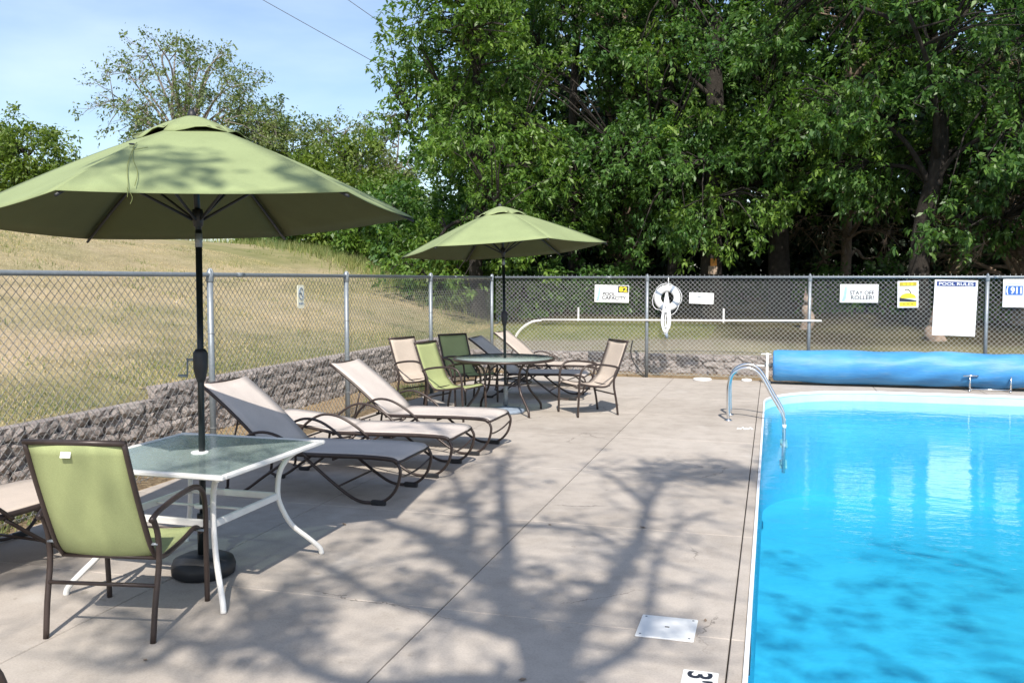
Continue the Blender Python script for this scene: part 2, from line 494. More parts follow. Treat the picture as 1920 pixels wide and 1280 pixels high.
class MB:
    def __init__(self):
        self.v, self.f, self.s, self.marks = [], [], [], []
    def add(self, verts, faces, smooth=False):
        b = len(self.v)
        self.marks.append((b, len(self.f)))
        self.v += [tuple(float(c) for c in p) for p in verts]
        self.f += [tuple(i + b for i in f) for f in faces]
        self.s += [smooth] * len(faces)
        return self
    def box(self, c, size, rz=0.0, bevel=0.0, rx=0.0, ry=0.0):
        hx, hy, hz = size[0] / 2, size[1] / 2, size[2] / 2
        if bevel <= 0:
            V = [(-hx, -hy, -hz), (hx, -hy, -hz), (hx, hy, -hz), (-hx, hy, -hz), (-hx, -hy, hz), (hx, -hy, hz), (hx, hy, hz), (-hx, hy, hz)]
            F = [(3, 2, 1, 0), (4, 5, 6, 7), (0, 1, 5, 4), (1, 2, 6, 5), (2, 3, 7, 6), (3, 0, 4, 7)]
        else:
            b = min(bevel, hx * .9, hy * .9, hz * .9)
            V, F = [], []
            def ring(x, y, z, k):
                return [(-x + k, -y, z), (x - k, -y, z), (x, -y + k, z), (x, y - k, z), (x - k, y, z), (-x + k, y, z), (-x, y - k, z), (-x, -y + k, z)]
            for (x, y, z) in ((hx - b, hy - b, -hz), (hx, hy, -hz + b), (hx, hy, hz - b), (hx - b, hy - b, hz)):
                V += ring(x, y, z, b)
            F.append(tuple(range(7, -1, -1)))
            F.append(tuple(range(24, 32)))
            for r_ in range(3):
                for i in range(8):
                    j = (i + 1) % 8
                    F.append((r_ * 8 + i, r_ * 8 + j, r_ * 8 + 8 + j, r_ * 8 + 8 + i))
        V = np.array(V)
        if rx:
            c_, s_ = math.cos(rx), math.sin(rx)
            V = V @ np.array([[1, 0, 0], [0, c_, -s_], [0, s_, c_]]).T
        if ry:
            c_, s_ = math.cos(ry), math.sin(ry)
            V = V @ np.array([[c_, 0, s_], [0, 1, 0], [-s_, 0, c_]]).T
        if rz:
            c_, s_ = math.cos(rz), math.sin(rz)
            V = V @ np.array([[c_, -s_, 0], [s_, c_, 0], [0, 0, 1]]).T
        return self.add(V + np.array(c), F)
    def tube(self, pts, r, n=8, closed=False, cap=True, flat=1.0, smooth=True):
        P = [np.array(p, float) for p in pts]
        m = len(P)
        rad = [r] * m if isinstance(r, (int, float)) else list(r)
        V, F = [], []
        up = None
        for i in range(m):
            if closed:
                t = P[(i + 1) % m] - P[i - 1]
            else:
                t = P[min(i + 1, m - 1)] - P[max(i - 1, 0)]
            ln = np.linalg.norm(t)
            t = t / ln if ln > 1e-9 else np.array([0, 0, 1.])
            if up is None:
                up = np.array([0, 0, 1.]) if abs(t[2]) < .9 else np.array([1., 0, 0])
            a = np.cross(t, up)
            na = np.linalg.norm(a)
            if na < 1e-6:
                a = np.cross(t, np.array([0, 1., 0]))
                na = np.linalg.norm(a)
            a /= na
            b_ = np.cross(a, t)
            up = b_
            for k in range(n):
                an = 2 * math.pi * k / n + math.pi / n
                V.append(P[i] + rad[i] * (math.cos(an) * a + flat * math.sin(an) * b_))
        last = m if closed else m - 1
        for i in range(last):
            j = (i + 1) % m
            for k in range(n):
                l = (k + 1) % n
                F.append((i * n + k, i * n + l, j * n + l, j * n + k))
        if cap and not closed:
            F.append(tuple(range(n - 1, -1, -1)))
            F.append(tuple((m - 1) * n + k for k in range(n)))
        b0 = len(self.v)
        self.add(V, F, smooth)
        return self
    def lathe(self, prof, n=20, c=(0, 0, 0), sx=1.0, sy=1.0, smooth=True):
        V, F = [], []
        for (r_, z) in prof:
            for k in range(n):
                a = 2 * math.pi * k / n
                V.append((c[0] + r_ * sx * math.cos(a), c[1] + r_ * sy * math.sin(a), c[2] + z))
        for i in range(len(prof) - 1):
            for k in range(n):
                l = (k + 1) % n
                F.append((i * n + k, i * n + l, (i + 1) * n + l, (i + 1) * n + k))
        F.append(tuple(range(n - 1, -1, -1)))
        F.append(tuple((len(prof) - 1) * n + k for k in range(n)))
        return self.add(V, F, smooth)
    def grid(self, G, smooth=True, flip=False):
        """G: array (a,b,3)."""
        a, b = len(G), len(G[0])
        V = [G[i][j] for i in range(a) for j in range(b)]
        F = []
        for i in range(a - 1):
            for j in range(b - 1):
                q = (i * b + j, i * b + j + 1, (i + 1) * b + j + 1, (i + 1) * b + j)
                F.append(q[::-1] if flip else q)
        return self.add(V, F, smooth)
    def sheet(self, G, th=.004, under=False):
        """closed thin shell around grid G."""
        G = np.array(G, float)
        a, b = G.shape[:2]
        du = np.gradient(G, axis=0)
        dv = np.gradient(G, axis=1)
        N = np.cross(du, dv)
        N /= np.maximum(np.linalg.norm(N, axis=2, keepdims=True), 1e-9)
        T, Bm = G + N * th / 2, G - N * th / 2
        V = np.vstack([T.reshape(-1, 3), Bm.reshape(-1, 3)])
        n = a * b
        F = []
        for i in range(a - 1):
            for j in range(b - 1):
                q = (i * b + j, (i + 1) * b + j, (i + 1) * b + j + 1, i * b + j + 1)
                F.append(q)
                F.append(tuple(x + n for x in q[::-1]))
        for i in range(a - 1):
            for j in (0, b - 1):
                q = (i * b + j, (i + 1) * b + j, (i + 1) * b + j + n, i * b + j + n)
                F.append(q if j else q[::-1])
        for j in range(b - 1):
            for i in (0, a - 1):
                q = (i * b + j, i * b + j + 1, i * b + j + 1 + n, i * b + j + n)
                F.append(q[::-1] if i else q)
        if under:
            self.under = [k % 2 == 1 for k in range(2 * (a - 1) * (b - 1))] + [False] * (len(F) - 2 * (a - 1) * (b - 1))
        return self.add(V, F, True)
    def split(self, name, mat, parent=None):
        """one object for each primitive added."""
        out = []
        for (v0, v1, f0, f1) in self.runs():
            m = MB()
            m.v = self.v[v0:v1]
            m.f = [tuple(i - v0 for i in f) for f in self.f[f0:f1]]
            m.s = self.s[f0:f1]
            out.append(m.build(name, mat, parent))
        return out
    def runs(self):
        r_ = []
        for k, (v0, f0) in enumerate(self.marks):
            v1, f1 = self.marks[k + 1] if k + 1 < len(self.marks) else (len(self.v), len(self.f))
            r_.append((v0, v1, f0, f1))
        return r_
    def mesh(self, name):
        me = bpy.data.meshes.new(name)
        me.from_pydata(self.v, [], self.f)
        me.polygons.foreach_set('use_smooth', self.s)
        me.update()
        return me
    def build(self, name, mat, parent=None, loc=None):
        me = self.mesh(name)
        me.materials.append(M[mat] if isinstance(mat, str) else mat)
        o = bpy.data.objects.new(name, me)
        if loc is not None:
            o.location = loc
        return link(o, parent)

def fast_mesh(name, V, Q, mat):
    """numpy quads -> mesh."""
    me = bpy.data.meshes.new(name)
    V = np.asarray(V, np.float32)
    Q = np.asarray(Q, np.int32)
    k = Q.shape[1]
    me.vertices.add(len(V))
    me.vertices.foreach_set('co', V.ravel())
    me.loops.add(Q.size)
    me.loops.foreach_set('vertex_index', Q.ravel())
    me.polygons.add(len(Q))
    me.polygons.foreach_set('loop_start', np.arange(0, Q.size, k, dtype=np.int32))
    me.polygons.foreach_set('loop_total', np.full(len(Q), k, np.int32))
    me.update(calc_edges=True)
    me.validate()
    me.materials.append(M[mat])
    return me

def text_part(s, width, height, mat, parent, loc, bold=.0, rot=(math.pi / 2, 0, 0), name='lettering'):
    cu = bpy.data.curves.new('t', 'FONT')
    cu.body = s
    cu.align_x = 'CENTER'
    cu.align_y = 'CENTER'
    cu.size = 1
    cu.offset = bold
    cu.extrude = 0.004
    cu.resolution_u = 3
    ob = bpy.data.objects.new('t', cu)
    COL.objects.link(ob)
    dg = bpy.context.evaluated_depsgraph_get()
    me = bpy.data.meshes.new_from_object(ob.evaluated_get(dg))
    bpy.data.objects.remove(ob)
    bpy.data.curves.remove(cu)
    me.name = name
    co = np.zeros(len(me.vertices) * 3)
    me.vertices.foreach_get('co', co)
    co = co.reshape(-1, 3)
    lo, hi = co.min(0), co.max(0)
    co -= (lo + hi) / 2
    co[:, 0] *= width / (hi[0] - lo[0])
    co[:, 1] *= height / (hi[1] - lo[1])
    co[:, 2] *= .0015 / max(hi[2] - lo[2], 1e-6)
    me.vertices.foreach_set('co', co.ravel())
    me.materials.clear()
    me.materials.append(M[mat])
    me.update()
    o = bpy.data.objects.new(name, me)
    o.location = loc
    o.rotation_euler = rot
    return link(o, parent)

def smoothstep(a, b, x):
    t = np.clip((x - a) / (b - a), 0, 1)
    return t * t * (3 - 2 * t)

# ================================================================== terrain
WALL_X, WALL_Y = -6.35, 17.5
def terrain_z(X, Y):
    X = np.asarray(X, float)
    Y = np.asarray(Y, float)
    hill = np.interp(-X, [6.3, 8.4, 10, 12, 14, 17, 21, 27, 60, 200], [.55, .98, 1.42, 1.98, 2.5, 3.0, 3.2, 3.15, 2.6, 2.0])
    hill = hill + .06 * np.sin(X * .6 + Y * .35) * smoothstep(7, 10, -X)
    hill = np.where(Y < 8.2, hill - .12 * smoothstep(8.6, 7.8, Y) * smoothstep(9, 6.3, -X), hill)
    back = np.interp(Y, [17.55, 18.6, 20, 24, 30, 45, 120, 300], [.33, .52, .62, .85, 1.05, 1.2, 1.6, 2.5]) + .04 * np.sin(X * .9 + Y * .5)
    inside = np.full_like(X, -.03) + 0 * Y          # strip of earth beside the deck
    w = smoothstep(-5.0, -8.5, X)
    z_far = back * (1 - w) + np.maximum(hill, back * .9) * w
    z = np.where(Y > WALL_Y + .12, z_far, np.where(X < WALL_X - .12, hill, inside))
    # under the deck and pool the ground is dug out
    pit = (X > -4.9) & (X < 9.5) & (Y > -.8) & (Y < 16.1)
    z = np.where(pit, -2.6, z)
    z = np.where((Y < -.8) & (X > WALL_X), np.interp(-Y, [.8, 1.2, 12, 60], [-.03, -.01, .1, .4]), z)
    z = np.where((X > 9.5) & (Y <= WALL_Y), np.interp(X, [9.5, 10, 20, 100], [-.03, 0, .4, 2]), z)
    return z
def axis(parts):
    out = []
    for a, b, n in parts:
        out += list(np.linspace(a, b, n, endpoint=False))
    return np.array(out + [parts[-1][1]])
gx = axis([(-220, -60, 12), (-60, -26, 22), (-26, -6.75, 55), (-6.75, -6.49, 2), (-6.49, -6.45, 1), (-6.45, -4.91, 6), (-4.91, -4.89, 1), (-4.89, 9.49, 40), (9.49, 9.51, 1), (9.51, 30, 22), (30, 220, 14)])
gy = axis([(-120, -10, 12), (-10, -.81, 12), (-.81, -.79, 1), (-.79, 16.09, 44), (16.09, 16.11, 1), (16.11, 17.60, 5), (17.60, 17.64, 1), (17.64, 30, 42), (30, 60, 24), (60, 320, 18)])
XX, YY = np.meshgrid(gx, gy, indexing='ij')
ZZ = terrain_z(XX, YY)
nb = len(gy)
idx = np.arange(len(gx) * nb).reshape(len(gx), nb)
Q = np.stack([idx[:-1, :-1], idx[1:, :-1], idx[1:, 1:], idx[:-1, 1:]], -1).reshape(-1, 4)
me = fast_mesh('ground', np.stack([XX, YY, ZZ], -1).reshape(-1, 3), Q, 'terrain')
me.polygons.foreach_set('use_smooth', [True] * len(me.polygons))
ground = link(bpy.data.objects.new('ground', me))
tag(ground, 'dry mown grass slope rising behind the pool fence', kind='structure')

# ================================================================== pool
PX0, PX1, PY0, PY1, PR = -.08, 6.7, 2.6, 15.2, 1.7
def pool_outline(off=0.0, n=14):
    x0, x1, y0, y1 = PX0 - off, PX1 + off, PY0 - off, PY1 + off
    r_ = PR + off
    r2 = .35 + off
    pts = []
    def arc(cx, cy, rr, a0, a1, k):
        for i in range(k + 1):
            a = a0 + (a1 - a0) * i / k
            pts.append((cx + rr * math.cos(a), cy + rr * math.sin(a)))
    arc(x0 + r2, y0 + r2, r2, -math.pi / 2, -math.pi, 5)
    arc(x0 + r_, y1 - r_, r_, math.pi, math.pi / 2, n)
    arc(x1 - r_, y1 - r_, r_, math.pi / 2, 0, n)
    arc(x1 - r2, y0 + r2, r2, 0, -math.pi / 2, 5)
    return pts
WATER_Z = -.15
ol = pool_outline()
nO = len(ol)
lin = MB()
def floor_z(y):
    return -1.1 - .55 * float(smoothstep(7, 14, y))
for i in range(nO):
    a, b = ol[i], ol[(i + 1) % nO]
    lin.add([(a[0], a[1], -.16), (b[0], b[1], -.16), (b[0], b[1], floor_z(b[1])), (a[0], a[1], floor_z(a[1]))], [(0, 1, 2, 3)], False)
cx_, cy_ = (PX0 + PX1) / 2, (PY0 + PY1) / 2
fl = []
for i in range(nO):
    for t in (1.0, .66, .33):
        pass
rings = []
for t in (1.0, .75, .5, .25):
    rings.append([(cx_ + (p[0] - cx_) * t, cy_ + (p[1] - cy_) * t) for p in ol])
V = [(x, y, floor_z(y)) for rg in rings for (x, y) in rg] + [(cx_, cy_, floor_z(cy_))]
F = []
for k in range(3):
    for i in range(nO):
        j = (i + 1) % nO
        F.append((k * nO + i, k * nO + j, (k + 1) * nO + j, (k + 1) * nO + i))
for i in range(nO):
    F.append((3 * nO + i, 3 * nO + (i + 1) % nO, 4 * nO))
lin.add(V, F, True)
pool = lin.build('swimming_pool', 'liner')
tag(pool, 'blue vinyl lined swimming pool with rounded far corner', kind='structure')
band = MB()
for i in range(nO):
    a, b = ol[i], ol[(i + 1) % nO]
    band.add([(a[0], a[1], -.01), (b[0], b[1], -.01), (b[0], b[1], -.16), (a[0], a[1], -.16)], [(0, 1, 2, 3)], False)
band.build('waterline_band', 'liner_band', pool)
cop = MB()
ol2 = pool_outline(.014)
ol3 = pool_outline(-.008)
for i in range(nO):
    j = (i + 1) % nO
    a, b, c, d = ol3[i], ol3[j], ol2[j], ol2[i]
    cop.add([(*a, .004), (*b, .004), (*c, .007), (*d, .007), (*a, -.03), (*b, -.03)], [(0, 3, 2, 1), (0, 1, 5, 4)], False)
cop.build('coping_edge', 'coping', pool)
wv = [(x, y, WATER_Z) for (x, y) in pool_outline(-.001)]
wm = MB().add(wv, [tuple(range(nO - 1, -1, -1))])
water = wm.build('pool_water', 'water')
tag(water, 'bright blue rippled pool water', kind='structure')
# skimmer mouth in the pool wall below the lid
MB().box((PX0 + .004, 4.5, -.085), (.012, .24, .11)).build('skimmer_mouth', 'black', pool)

# ------------------------------------------------------------------ deck of concrete slabs
sub = MB()
def ring_quads(mb, z):
    pass
DX0, DX1, DY0, DY1 = -5.05, 9.6, -.9, 16.32
# joint filler sheet below the slabs (with the pool left open)
for (x0, x1, y0, y1) in ((DX0 + .02, PX0 - .1, DY0, DY1 - .02), (PX0 - .1, PX1 + .1, PY1 + .06, DY1 - .02), (PX1 + .1, DX1, DY0, DY1 - .02), (PX0 - .1, PX1 + .1, DY0, PY0 - .1)):
    sub.box(((x0 + x1) / 2, (y0 + y1) / 2, -.06), (x1 - x0, y1 - y0, .09))
deck = sub.build('pool_deck', 'joint')
tag(deck, 'sunlit beige concrete pool deck with joints', kind='structure')
def slab_poly(poly, gap=.004):
    """extruded slab with a small chamfer, poly is ccw."""
    P = np.array(poly, float)
    c = P.mean(0)
    n = len(P)
    nxt, prv = np.roll(P, -1, 0), np.roll(P, 1, 0)
    e1 = (P - prv); e1 /= np.linalg.norm(e1, axis=1, keepdims=True)
    e2 = (nxt - P); e2 /= np.linalg.norm(e2, axis=1, keepdims=True)
    nrm = np.stack([-(e1[:, 1] + e2[:, 1]), e1[:, 0] + e2[:, 0]], 1)
    nrm /= np.maximum(np.linalg.norm(nrm, axis=1, keepdims=True), 1e-6)
    def inset(d):
        return P + nrm * d * 1.25
    lv = [(inset(gap), -.1), (inset(gap), -.004), (inset(gap + .004), 0.0)]
    V, F = [], []
    for q, z in lv:
        V += [(x, y, z) for x, y in q]
    for k in range(2):
        for i in range(n):
            j = (i + 1) % n
            F.append((k * n + i, k * n + j, k * n + n + j, k * n + n + i))
    F.append(tuple(2 * n + i for i in range(n)))
    return MB().add(V, F).build('slab', 'concrete', deck)
def rect(x0, x1, y0, y1):
    slab_poly([(x0, y0), (x1, y0), (x1, y1), (x0, y1)])
ys = [-.9, .75, 2.6, 4.45, 6.3, 8.15, 10.0, 11.85, 13.5]
xs = [DX0, -3.37, -1.67, -.165]
for i in range(len(ys) - 1):
    for j in range(3):
        rect(xs[j], xs[j + 1], ys[i], ys[i + 1])
for j in range(3):
    rect(xs[j], xs[j + 1], 13.5, 14.95)
    rect(xs[j], xs[j + 1], 14.95, DY1)
# narrow coping strip of concrete along the left edge
for i in range(2, len(ys) - 1):
    rect(-.165, PX0 - .013, ys[i], ys[i + 1])
# curved corner slab and back strip
arc_l = [(PX0 + PR + (PR + .013) * math.cos(a), PY1 - PR + (PR + .013) * math.sin(a)) for a in np.linspace(math.pi / 2, math.pi, 14)]
slab_poly([(PX0 + PR, DY1), (-.165, DY1), (-.165, 13.5)] + arc_l[::-1])
bx = [PX0 + PR, 3.2, 4.95, PX1 - PR + .9]
for i in range(2):
    rect(bx[i], bx[i + 1], PY1 + .013, DY1)
arc_r = [(PX1 - PR + (PR + .013) * math.cos(a), PY1 - PR + (PR + .013) * math.sin(a)) for a in np.linspace(0, math.pi / 2, 14)]
slab_poly([(4.95, DY1), (4.95, PY1 + .013)] + arc_r[::-1] + [(PX1 + .3, 13.5), (PX1 + .3, DY1)])
for i in range(len(ys) - 1):
    rect(PX1 + .013, 8.3, ys[i], ys[i + 1])
rect(PX1 + .3, 8.3, 13.5, DY1)
for (x0, x1) in ((-.165, 2.2), (2.2, 4.5), (4.5, PX1 + .013)):
    rect(x0, x1, -.9, .75)
    rect(x0, x1, .75, PY0 - .013)

# ================================================================== retaining walls of split-face blocks
def block_mesh(seed, w=.40, h=.13, d=.22):
    rg = np.random.default_rng(seed)
    nx, nz = 7, 4
    G = np.zeros((nx, nz, 3))
    for i in range(nx):
        for k in range(nz):
            u, t = i / (nx - 1), k / (nz - 1)
            edge = min(u, 1 - u) * 5
            edge2 = min(t, 1 - t) * 3
            y = -.018 - .022 * min(1, edge) * min(1, edge2 + .35) + rg.normal() * .013
            jx = 0 if i in (0, nx - 1) else rg.normal() * .012
            jz = 0 if k in (0, nz - 1) else rg.normal() * .007
            G[i, k] = ((u - .5) * (w - .010) + jx, y if 0 < i < nx - 1 else y + .02, (t - .5) * (h - .006) + jz)
    mb = MB()
    mb.grid(G, smooth=False)
    # top, bottom and ends back to the rear
    top = [G[i, nz - 1] for i in range(nx)]
    bot = [G[i, 0] for i in range(nx)]
    for a, flip in ((top, False), (bot, True)):
        z = a[0][2]
        V = [tuple(p) for p in a] + [(a[-1][0], d, z), (a[0][0], d, z)]
        F = tuple(range(len(V)))
        mb.add(V, [F if not flip else F[::-1]])
    for i, flip in ((0, False), (nx - 1, True)):
        col = [G[i, k] for k in range(nz)]
        V = [tuple(p) for p in col] + [(col[-1][0], d, col[-1][2]), (col[0][0], d, col[0][2])]
        F = tuple(range(len(V)))
        mb.add(V, [F if not flip else F[::-1]])
    me = mb.mesh('block')
    me.materials.append(M['block'])
    return me
BM = [block_mesh(s) for s in range(9)]
def block_wall(label, origin, rz, length, tops):
    root = empty('retaining_wall', origin, rz, label, 'retaining wall')
    rg = random.Random(5)
    n = int(length / .40)
    for c in range(6):
        for i in range(n):
            x = i * .40 + (.2 if c % 2 else 0) + .2
            if c >= tops(x):
                continue
            o = bpy.data.objects.new('block', rg.choice(BM))
            o.location = (x, rg.uniform(-.012, .012) + c * .012, -.05 + c * .13 + .065)
            o.rotation_euler = (0, 0, rg.uniform(-.03, .03) + (math.pi if False else 0))
            if rg.random() < .5:
                o.scale = (-1, 1, 1)
            link(o, root)
    return root
# local x runs along the wall, local -y is the face
block_wall('long grey split-face block wall behind the left fence', (WALL_X, 3.1, 0), math.pi / 2, 14.5,
           lambda x: 4 if x < 5.1 else 5)
block_wall('low grey split-face block wall behind the far fence', (WALL_X + .1, WALL_Y, 0), 0, 14.2, lambda x: 3)

# ================================================================== chain link fences
def fence(label, origin, rz, length, posts, mesh_flip, barbs):
    root = empty('chain_link_fence', origin, rz, label, 'fence')
    H = 1.80
    for px in posts:
        p = MB().tube([(px, 0, -.06), (px, 0, H - .01)], .03, 12).build('post', 'galv', root)
        cap = MB()
        cap.lathe([(.033, -.07), (.036, -.065), (.036, -.01), (.03, .02), (.016, .045), (.012, .06), (.0, .062)], 12, (px, 0, H))
        cap.tube(curve([(px, -.028, H - .02), (px, -.034, H + .02), (px, -.012, H + .055), (px, .018, H + .04), (px, .03, H)], 3), .008, 6)
        cap.split('post_cap', 'galv', p)
        tie = MB()
        for z in (.35, .8, 1.25):
            tie.tube([(px + .033 * math.cos(a), .033 * math.sin(a), z) for a in np.linspace(0, 2 * math.pi, 10)][:-1], .003, 4, closed=True)
        tie.split('tie_wire', 'wire', p)
    rail = MB().tube([(0, 0, H), (length, 0, H)], .021, 12)
    for x in np.arange(2.1, length, 6.4):
        rail.tube([(x, 0, H), (x + .12, 0, H)], .0235, 12)
    rail.split('top_rail', 'galv', root)
    w = MB()
    p_ = .08
    z0, z1 = .03, H - .02
    hh = z1 - z0
    y = mesh_flip * .034
    for k in range(int(-hh / p_) - 1, int(length / p_) + 1):
        x0 = k * p_
        for sgn in (1, -1):
            a, b = (x0, z0), (x0 + hh, z1)
            xa, za, xb, zb = a[0], a[1], b[0], b[1]
            if xa < 0:
                za += -xa; xa = 0
            if xb > length:
                zb -= xb - length; xb = length
            if xb - xa < .02:
                continue
            if sgn < 0:
                za, zb = z0 + z1 - za, z0 + z1 - zb
            w.tube([(xa, y + sgn * .0028, za), (xb, y + sgn * .0028, zb)], .0029, 3, cap=False)
    w.tube([(0, y, .05), (length, y, .05)], .003, 3, cap=False)
    if barbs:
        for k in range(int(length / p_)):
            x = k * p_ + .04
            w.tube([(x - .008, y, H - .02), (x, y - .004, H + .045 + random.uniform(-.008, .008))], .003, 3)
    o = w.build('wire_mesh', 'wire_bright' if barbs else 'wire', root)
    tag(o, kind='stuff')
    return root
fence('galvanised chain link fence along the grass slope on the left', (-5.1, -.6, 0), math.pi / 2, 17.0, [5.2 - 2.85, 5.2, 8.05, 10.9, 13.8, 17.0][0:], 1, False)
fence('galvanised chain link fence with signs across the far end', (-5.04, 16.42, 0), 0, 15.2, [2.87, 5.66, 8.42, 11.2, 14.0], 1, True)

# ================================================================== trees
def unit(a):
    return a / np.maximum(np.linalg.norm(a, axis=-1, keepdims=True), 1e-9)

def leaf_mesh(name, C, out, L, per, rg, mat, droop=.45, wid=.45, spread=.10):
    n = len(C)
    Cc = np.repeat(C, per, 0)
    O = np.repeat(out, per, 0)
    m = len(Cc)
    D = unit(O * .55 + rg.normal(size=(m, 3)) * .75 + np.array([0, 0, -droop]))
    base = Cc + rg.normal(size=(m, 3)) * spread
    ln = L * rg.uniform(.45, 1.35, (m, 1))
    side = unit(np.cross(D, unit(rg.normal(size=(m, 3)) + np.array([0, 0, .9]))))
    nrm = np.cross(side, D)
    mid = base + D * ln * .48
    w = ln * wid * .5
    V = np.stack([base, mid + side * w + nrm * w * .25, base + D * ln - np.array([0, 0, 1.]) * ln * .12, mid - side * w + nrm * w * .25], 1).reshape(-1, 3)
    Qd = np.arange(m * 4).reshape(-1, 4)
    return fast_mesh(name, V, Qd, mat)

def make_tree(name, label, cat, base, blobs, nclump, per_clump, L, per, mat, bark, seed, trunk_r=.18, limbs=10, clump_r=.8,
              droop=.45, group=None, trunk_top=None, twig=.25, lean=(0, 0), fork=.25, stems=1, shell=.5, wid=.45, spread=.10, bare=None, limb_w=.42, boughs=0, bough_r=(1.15, 1.15, .34)):
    rg = np.random.default_rng(seed)
    bx_, by_, bz_ = base
    root = empty(name, base, 0, label, cat, group)
    B = np.array(blobs, float)          # local coords: cx,cy,cz,rx,ry,rz
    vol = (B[:, 3] * B[:, 4] * B[:, 5]) ** .67
    pick = rg.choice(len(B), nclump, p=vol / vol.sum())
    d = unit(rg.normal(size=(nclump, 3)))
    rad = (shell + (1 - shell) * rg.random((nclump, 1)) ** .6)
    CC = B[pick, :3] + d * rad * B[pick, 3:]
    if boughs:
        bi = rg.integers(0, boughs, nclump)
        bc_, bp = CC[:boughs].copy(), pick[:boughs]
        off = unit(rg.normal(size=(nclump, 3))) * rg.random((nclump, 1)) ** .5 * np.array(bough_r)
        ho = (bc_ - B[bp, :3])[:, :2]
        ho /= np.maximum(np.linalg.norm(ho, axis=1, keepdims=True), 1e-6)
        off[:, 2] -= .38 * (off[:, :2] * ho[bi]).sum(1)       # boughs hang outwards
        CC = bc_[bi] + off
        pick = bp[bi]
    CC[:, 2] = np.maximum(CC[:, 2], .15)
    top = trunk_top or float(B[:, 2].max())
    tr, tw = MB(), MB()
    paths = []
    for s in range(stems):
        off = np.array([0, 0, 0.]) if stems == 1 else np.array([rg.normal() * .25, rg.normal() * .25, 0])
        tp = [off + np.array([0, 0, -.2])]
        for k in range(1, 7):
            t = k / 6
            tp.append(off * (1 + t * 2) + np.array([lean[0] * t + rg.normal() * .05 * top / 6, lean[1] * t + rg.normal() * .05 * top / 6, top * t]))
        tc = curve(tp, 4)
        rr = [trunk_r * (1.35 if i == 0 else 1) * (1 - .85 * (i / (len(tc) - 1)) ** .9) + .01 for i in range(len(tc))]
        tr.tube(tc, rr, 9)
        paths.append(tc)
    trunk_pts = np.array([p for tc in paths for p in tc[3:]])
    lp = [trunk_pts]
    lim = rg.choice(nclump, min(limbs, nclump), replace=False)
    for i in lim:
        tgt = CC[i]
        cand = trunk_pts[(trunk_pts[:, 2] < tgt[2] + .3) & (trunk_pts[:, 2] > top * fork * .6)]
        if len(cand) == 0:
            cand = trunk_pts
        hd = np.linalg.norm(cand[:, :2] - tgt[:2], axis=1)
        want = tgt[2] - .75 * hd
        st = cand[np.argmin(np.abs(cand[:, 2] - np.maximum(want, top * fork)))]
        m1 = st + (tgt - st) * .35 + np.array([0, 0, .10]) * np.linalg.norm(tgt - st) + rg.normal(size=3) * .12
        m2 = st + (tgt - st) * .7 + np.array([0, 0, .08]) * np.linalg.norm(tgt - st) + rg.normal(size=3) * .15
        pc = curve([st, m1, m2, tgt], 4)
        r0 = trunk_r * limb_w
        tr.tube(pc, [r0 * (1 - .85 * k / (len(pc) - 1)) + .008 for k in range(len(pc))], 6)
        lp.append(np.array(pc))
    LP = np.vstack(lp)
    for i in range(nclump):
        dd = np.linalg.norm(LP - CC[i], axis=1)
        st = LP[np.argmin(dd)]
        if dd.min() > .05:
            mid = (st + CC[i]) / 2 + np.array([0, 0, .08 * dd.min()]) + rg.normal(size=3) * .06
            tw.tube([st, mid, CC[i]], [.028, .018, .008], 4)
    n = nclump * per_clump
    ci = np.repeat(np.arange(nclump), per_clump)
    o0 = unit((CC - B[pick, :3]) / B[pick, 3:])
    ax = unit(o0 * .8 + rg.normal(size=(nclump, 3)) * .45 + np.array([0, 0, -.25 - droop * .6]))
    tt = rg.uniform(-.35, 1.0, (n, 1))
    P = CC[ci] + ax[ci] * tt * clump_r + rg.normal(size=(n, 3)) * clump_r * np.array([.27, .27, .20]) * (1.15 - .6 * np.clip(tt, 0, 1))
    P[:, 2] = np.maximum(P[:, 2], .05)
    ctr = B[pick[ci], :3]
    out = unit((P - ctr) / B[pick[ci], 3:])
    keep = rg.random(n) < twig
    for i in np.nonzero(keep)[0]:
        c0 = CC[ci[i]]
        tw.tube([c0, (c0 + P[i]) / 2 + rg.normal(size=3) * .05, P[i]], [.012, .008, .004], 3, cap=False)
    tr.build('trunk', bark, root)
    tag(tw.build('branches', bark, root), kind='stuff')
    if bare is not None:
        k = np.array([rg.random() < bare(p) for p in P])
        P, out = P[k], out[k]
    if per > 0 and len(P):
        cm = leaf_mesh('crown', P, out, L, per, rg, mat, droop, wid, spread)
        link(bpy.data.objects.new('crown', cm), root)
    return root

def gz(x, y):
    return float(terrain_z(np.array([x]), np.array([y]))[0])

FG = 'broadleaf trees of the wood behind the far fence'
def big(x, y, label, seed, rx, h, low, mat, n=120, lean=(0, 0), trunk=.2, bark='bark', L=.14):
    z = gz(x, y)
    bl = [(0, 0, h * .72, rx * .85, rx * .85, h * .27), (-rx * .25, -rx * .45, h * .50, rx * .95, rx * .8, h * .22), (rx * .35, -rx * .3, h * .42, rx * .8, rx * .8, h * .2),
          (0, -rx * .5, low + 1.6, rx * 1.0, rx * .65, 1.7), (rx * .1, rx * .1, low + 2.4, rx * 1.0, rx * .8, 1.8)]
    return make_tree('broadleaf_tree', label, 'tree', (x, y, z), bl, int(n * 2.6), 12, L, 9, mat, bark, seed, trunk, 18, .62, group=FG, lean=lean, trunk_top=h * .85, twig=.05, droop=.4, shell=.62, spread=.035, wid=.42, boughs=int(n * .42), limb_w=.26)
big(-7.45, 22.8, 'slender light green tree at the left end of the wood, against the sky', 11, 2.1, 12.5, .4, 'leaf_a', 150)
big(-5.4, 25.6, 'tall tree in the wood just behind the far umbrella', 12, 2.9, 14, 1.3, 'leaf_b', 150)
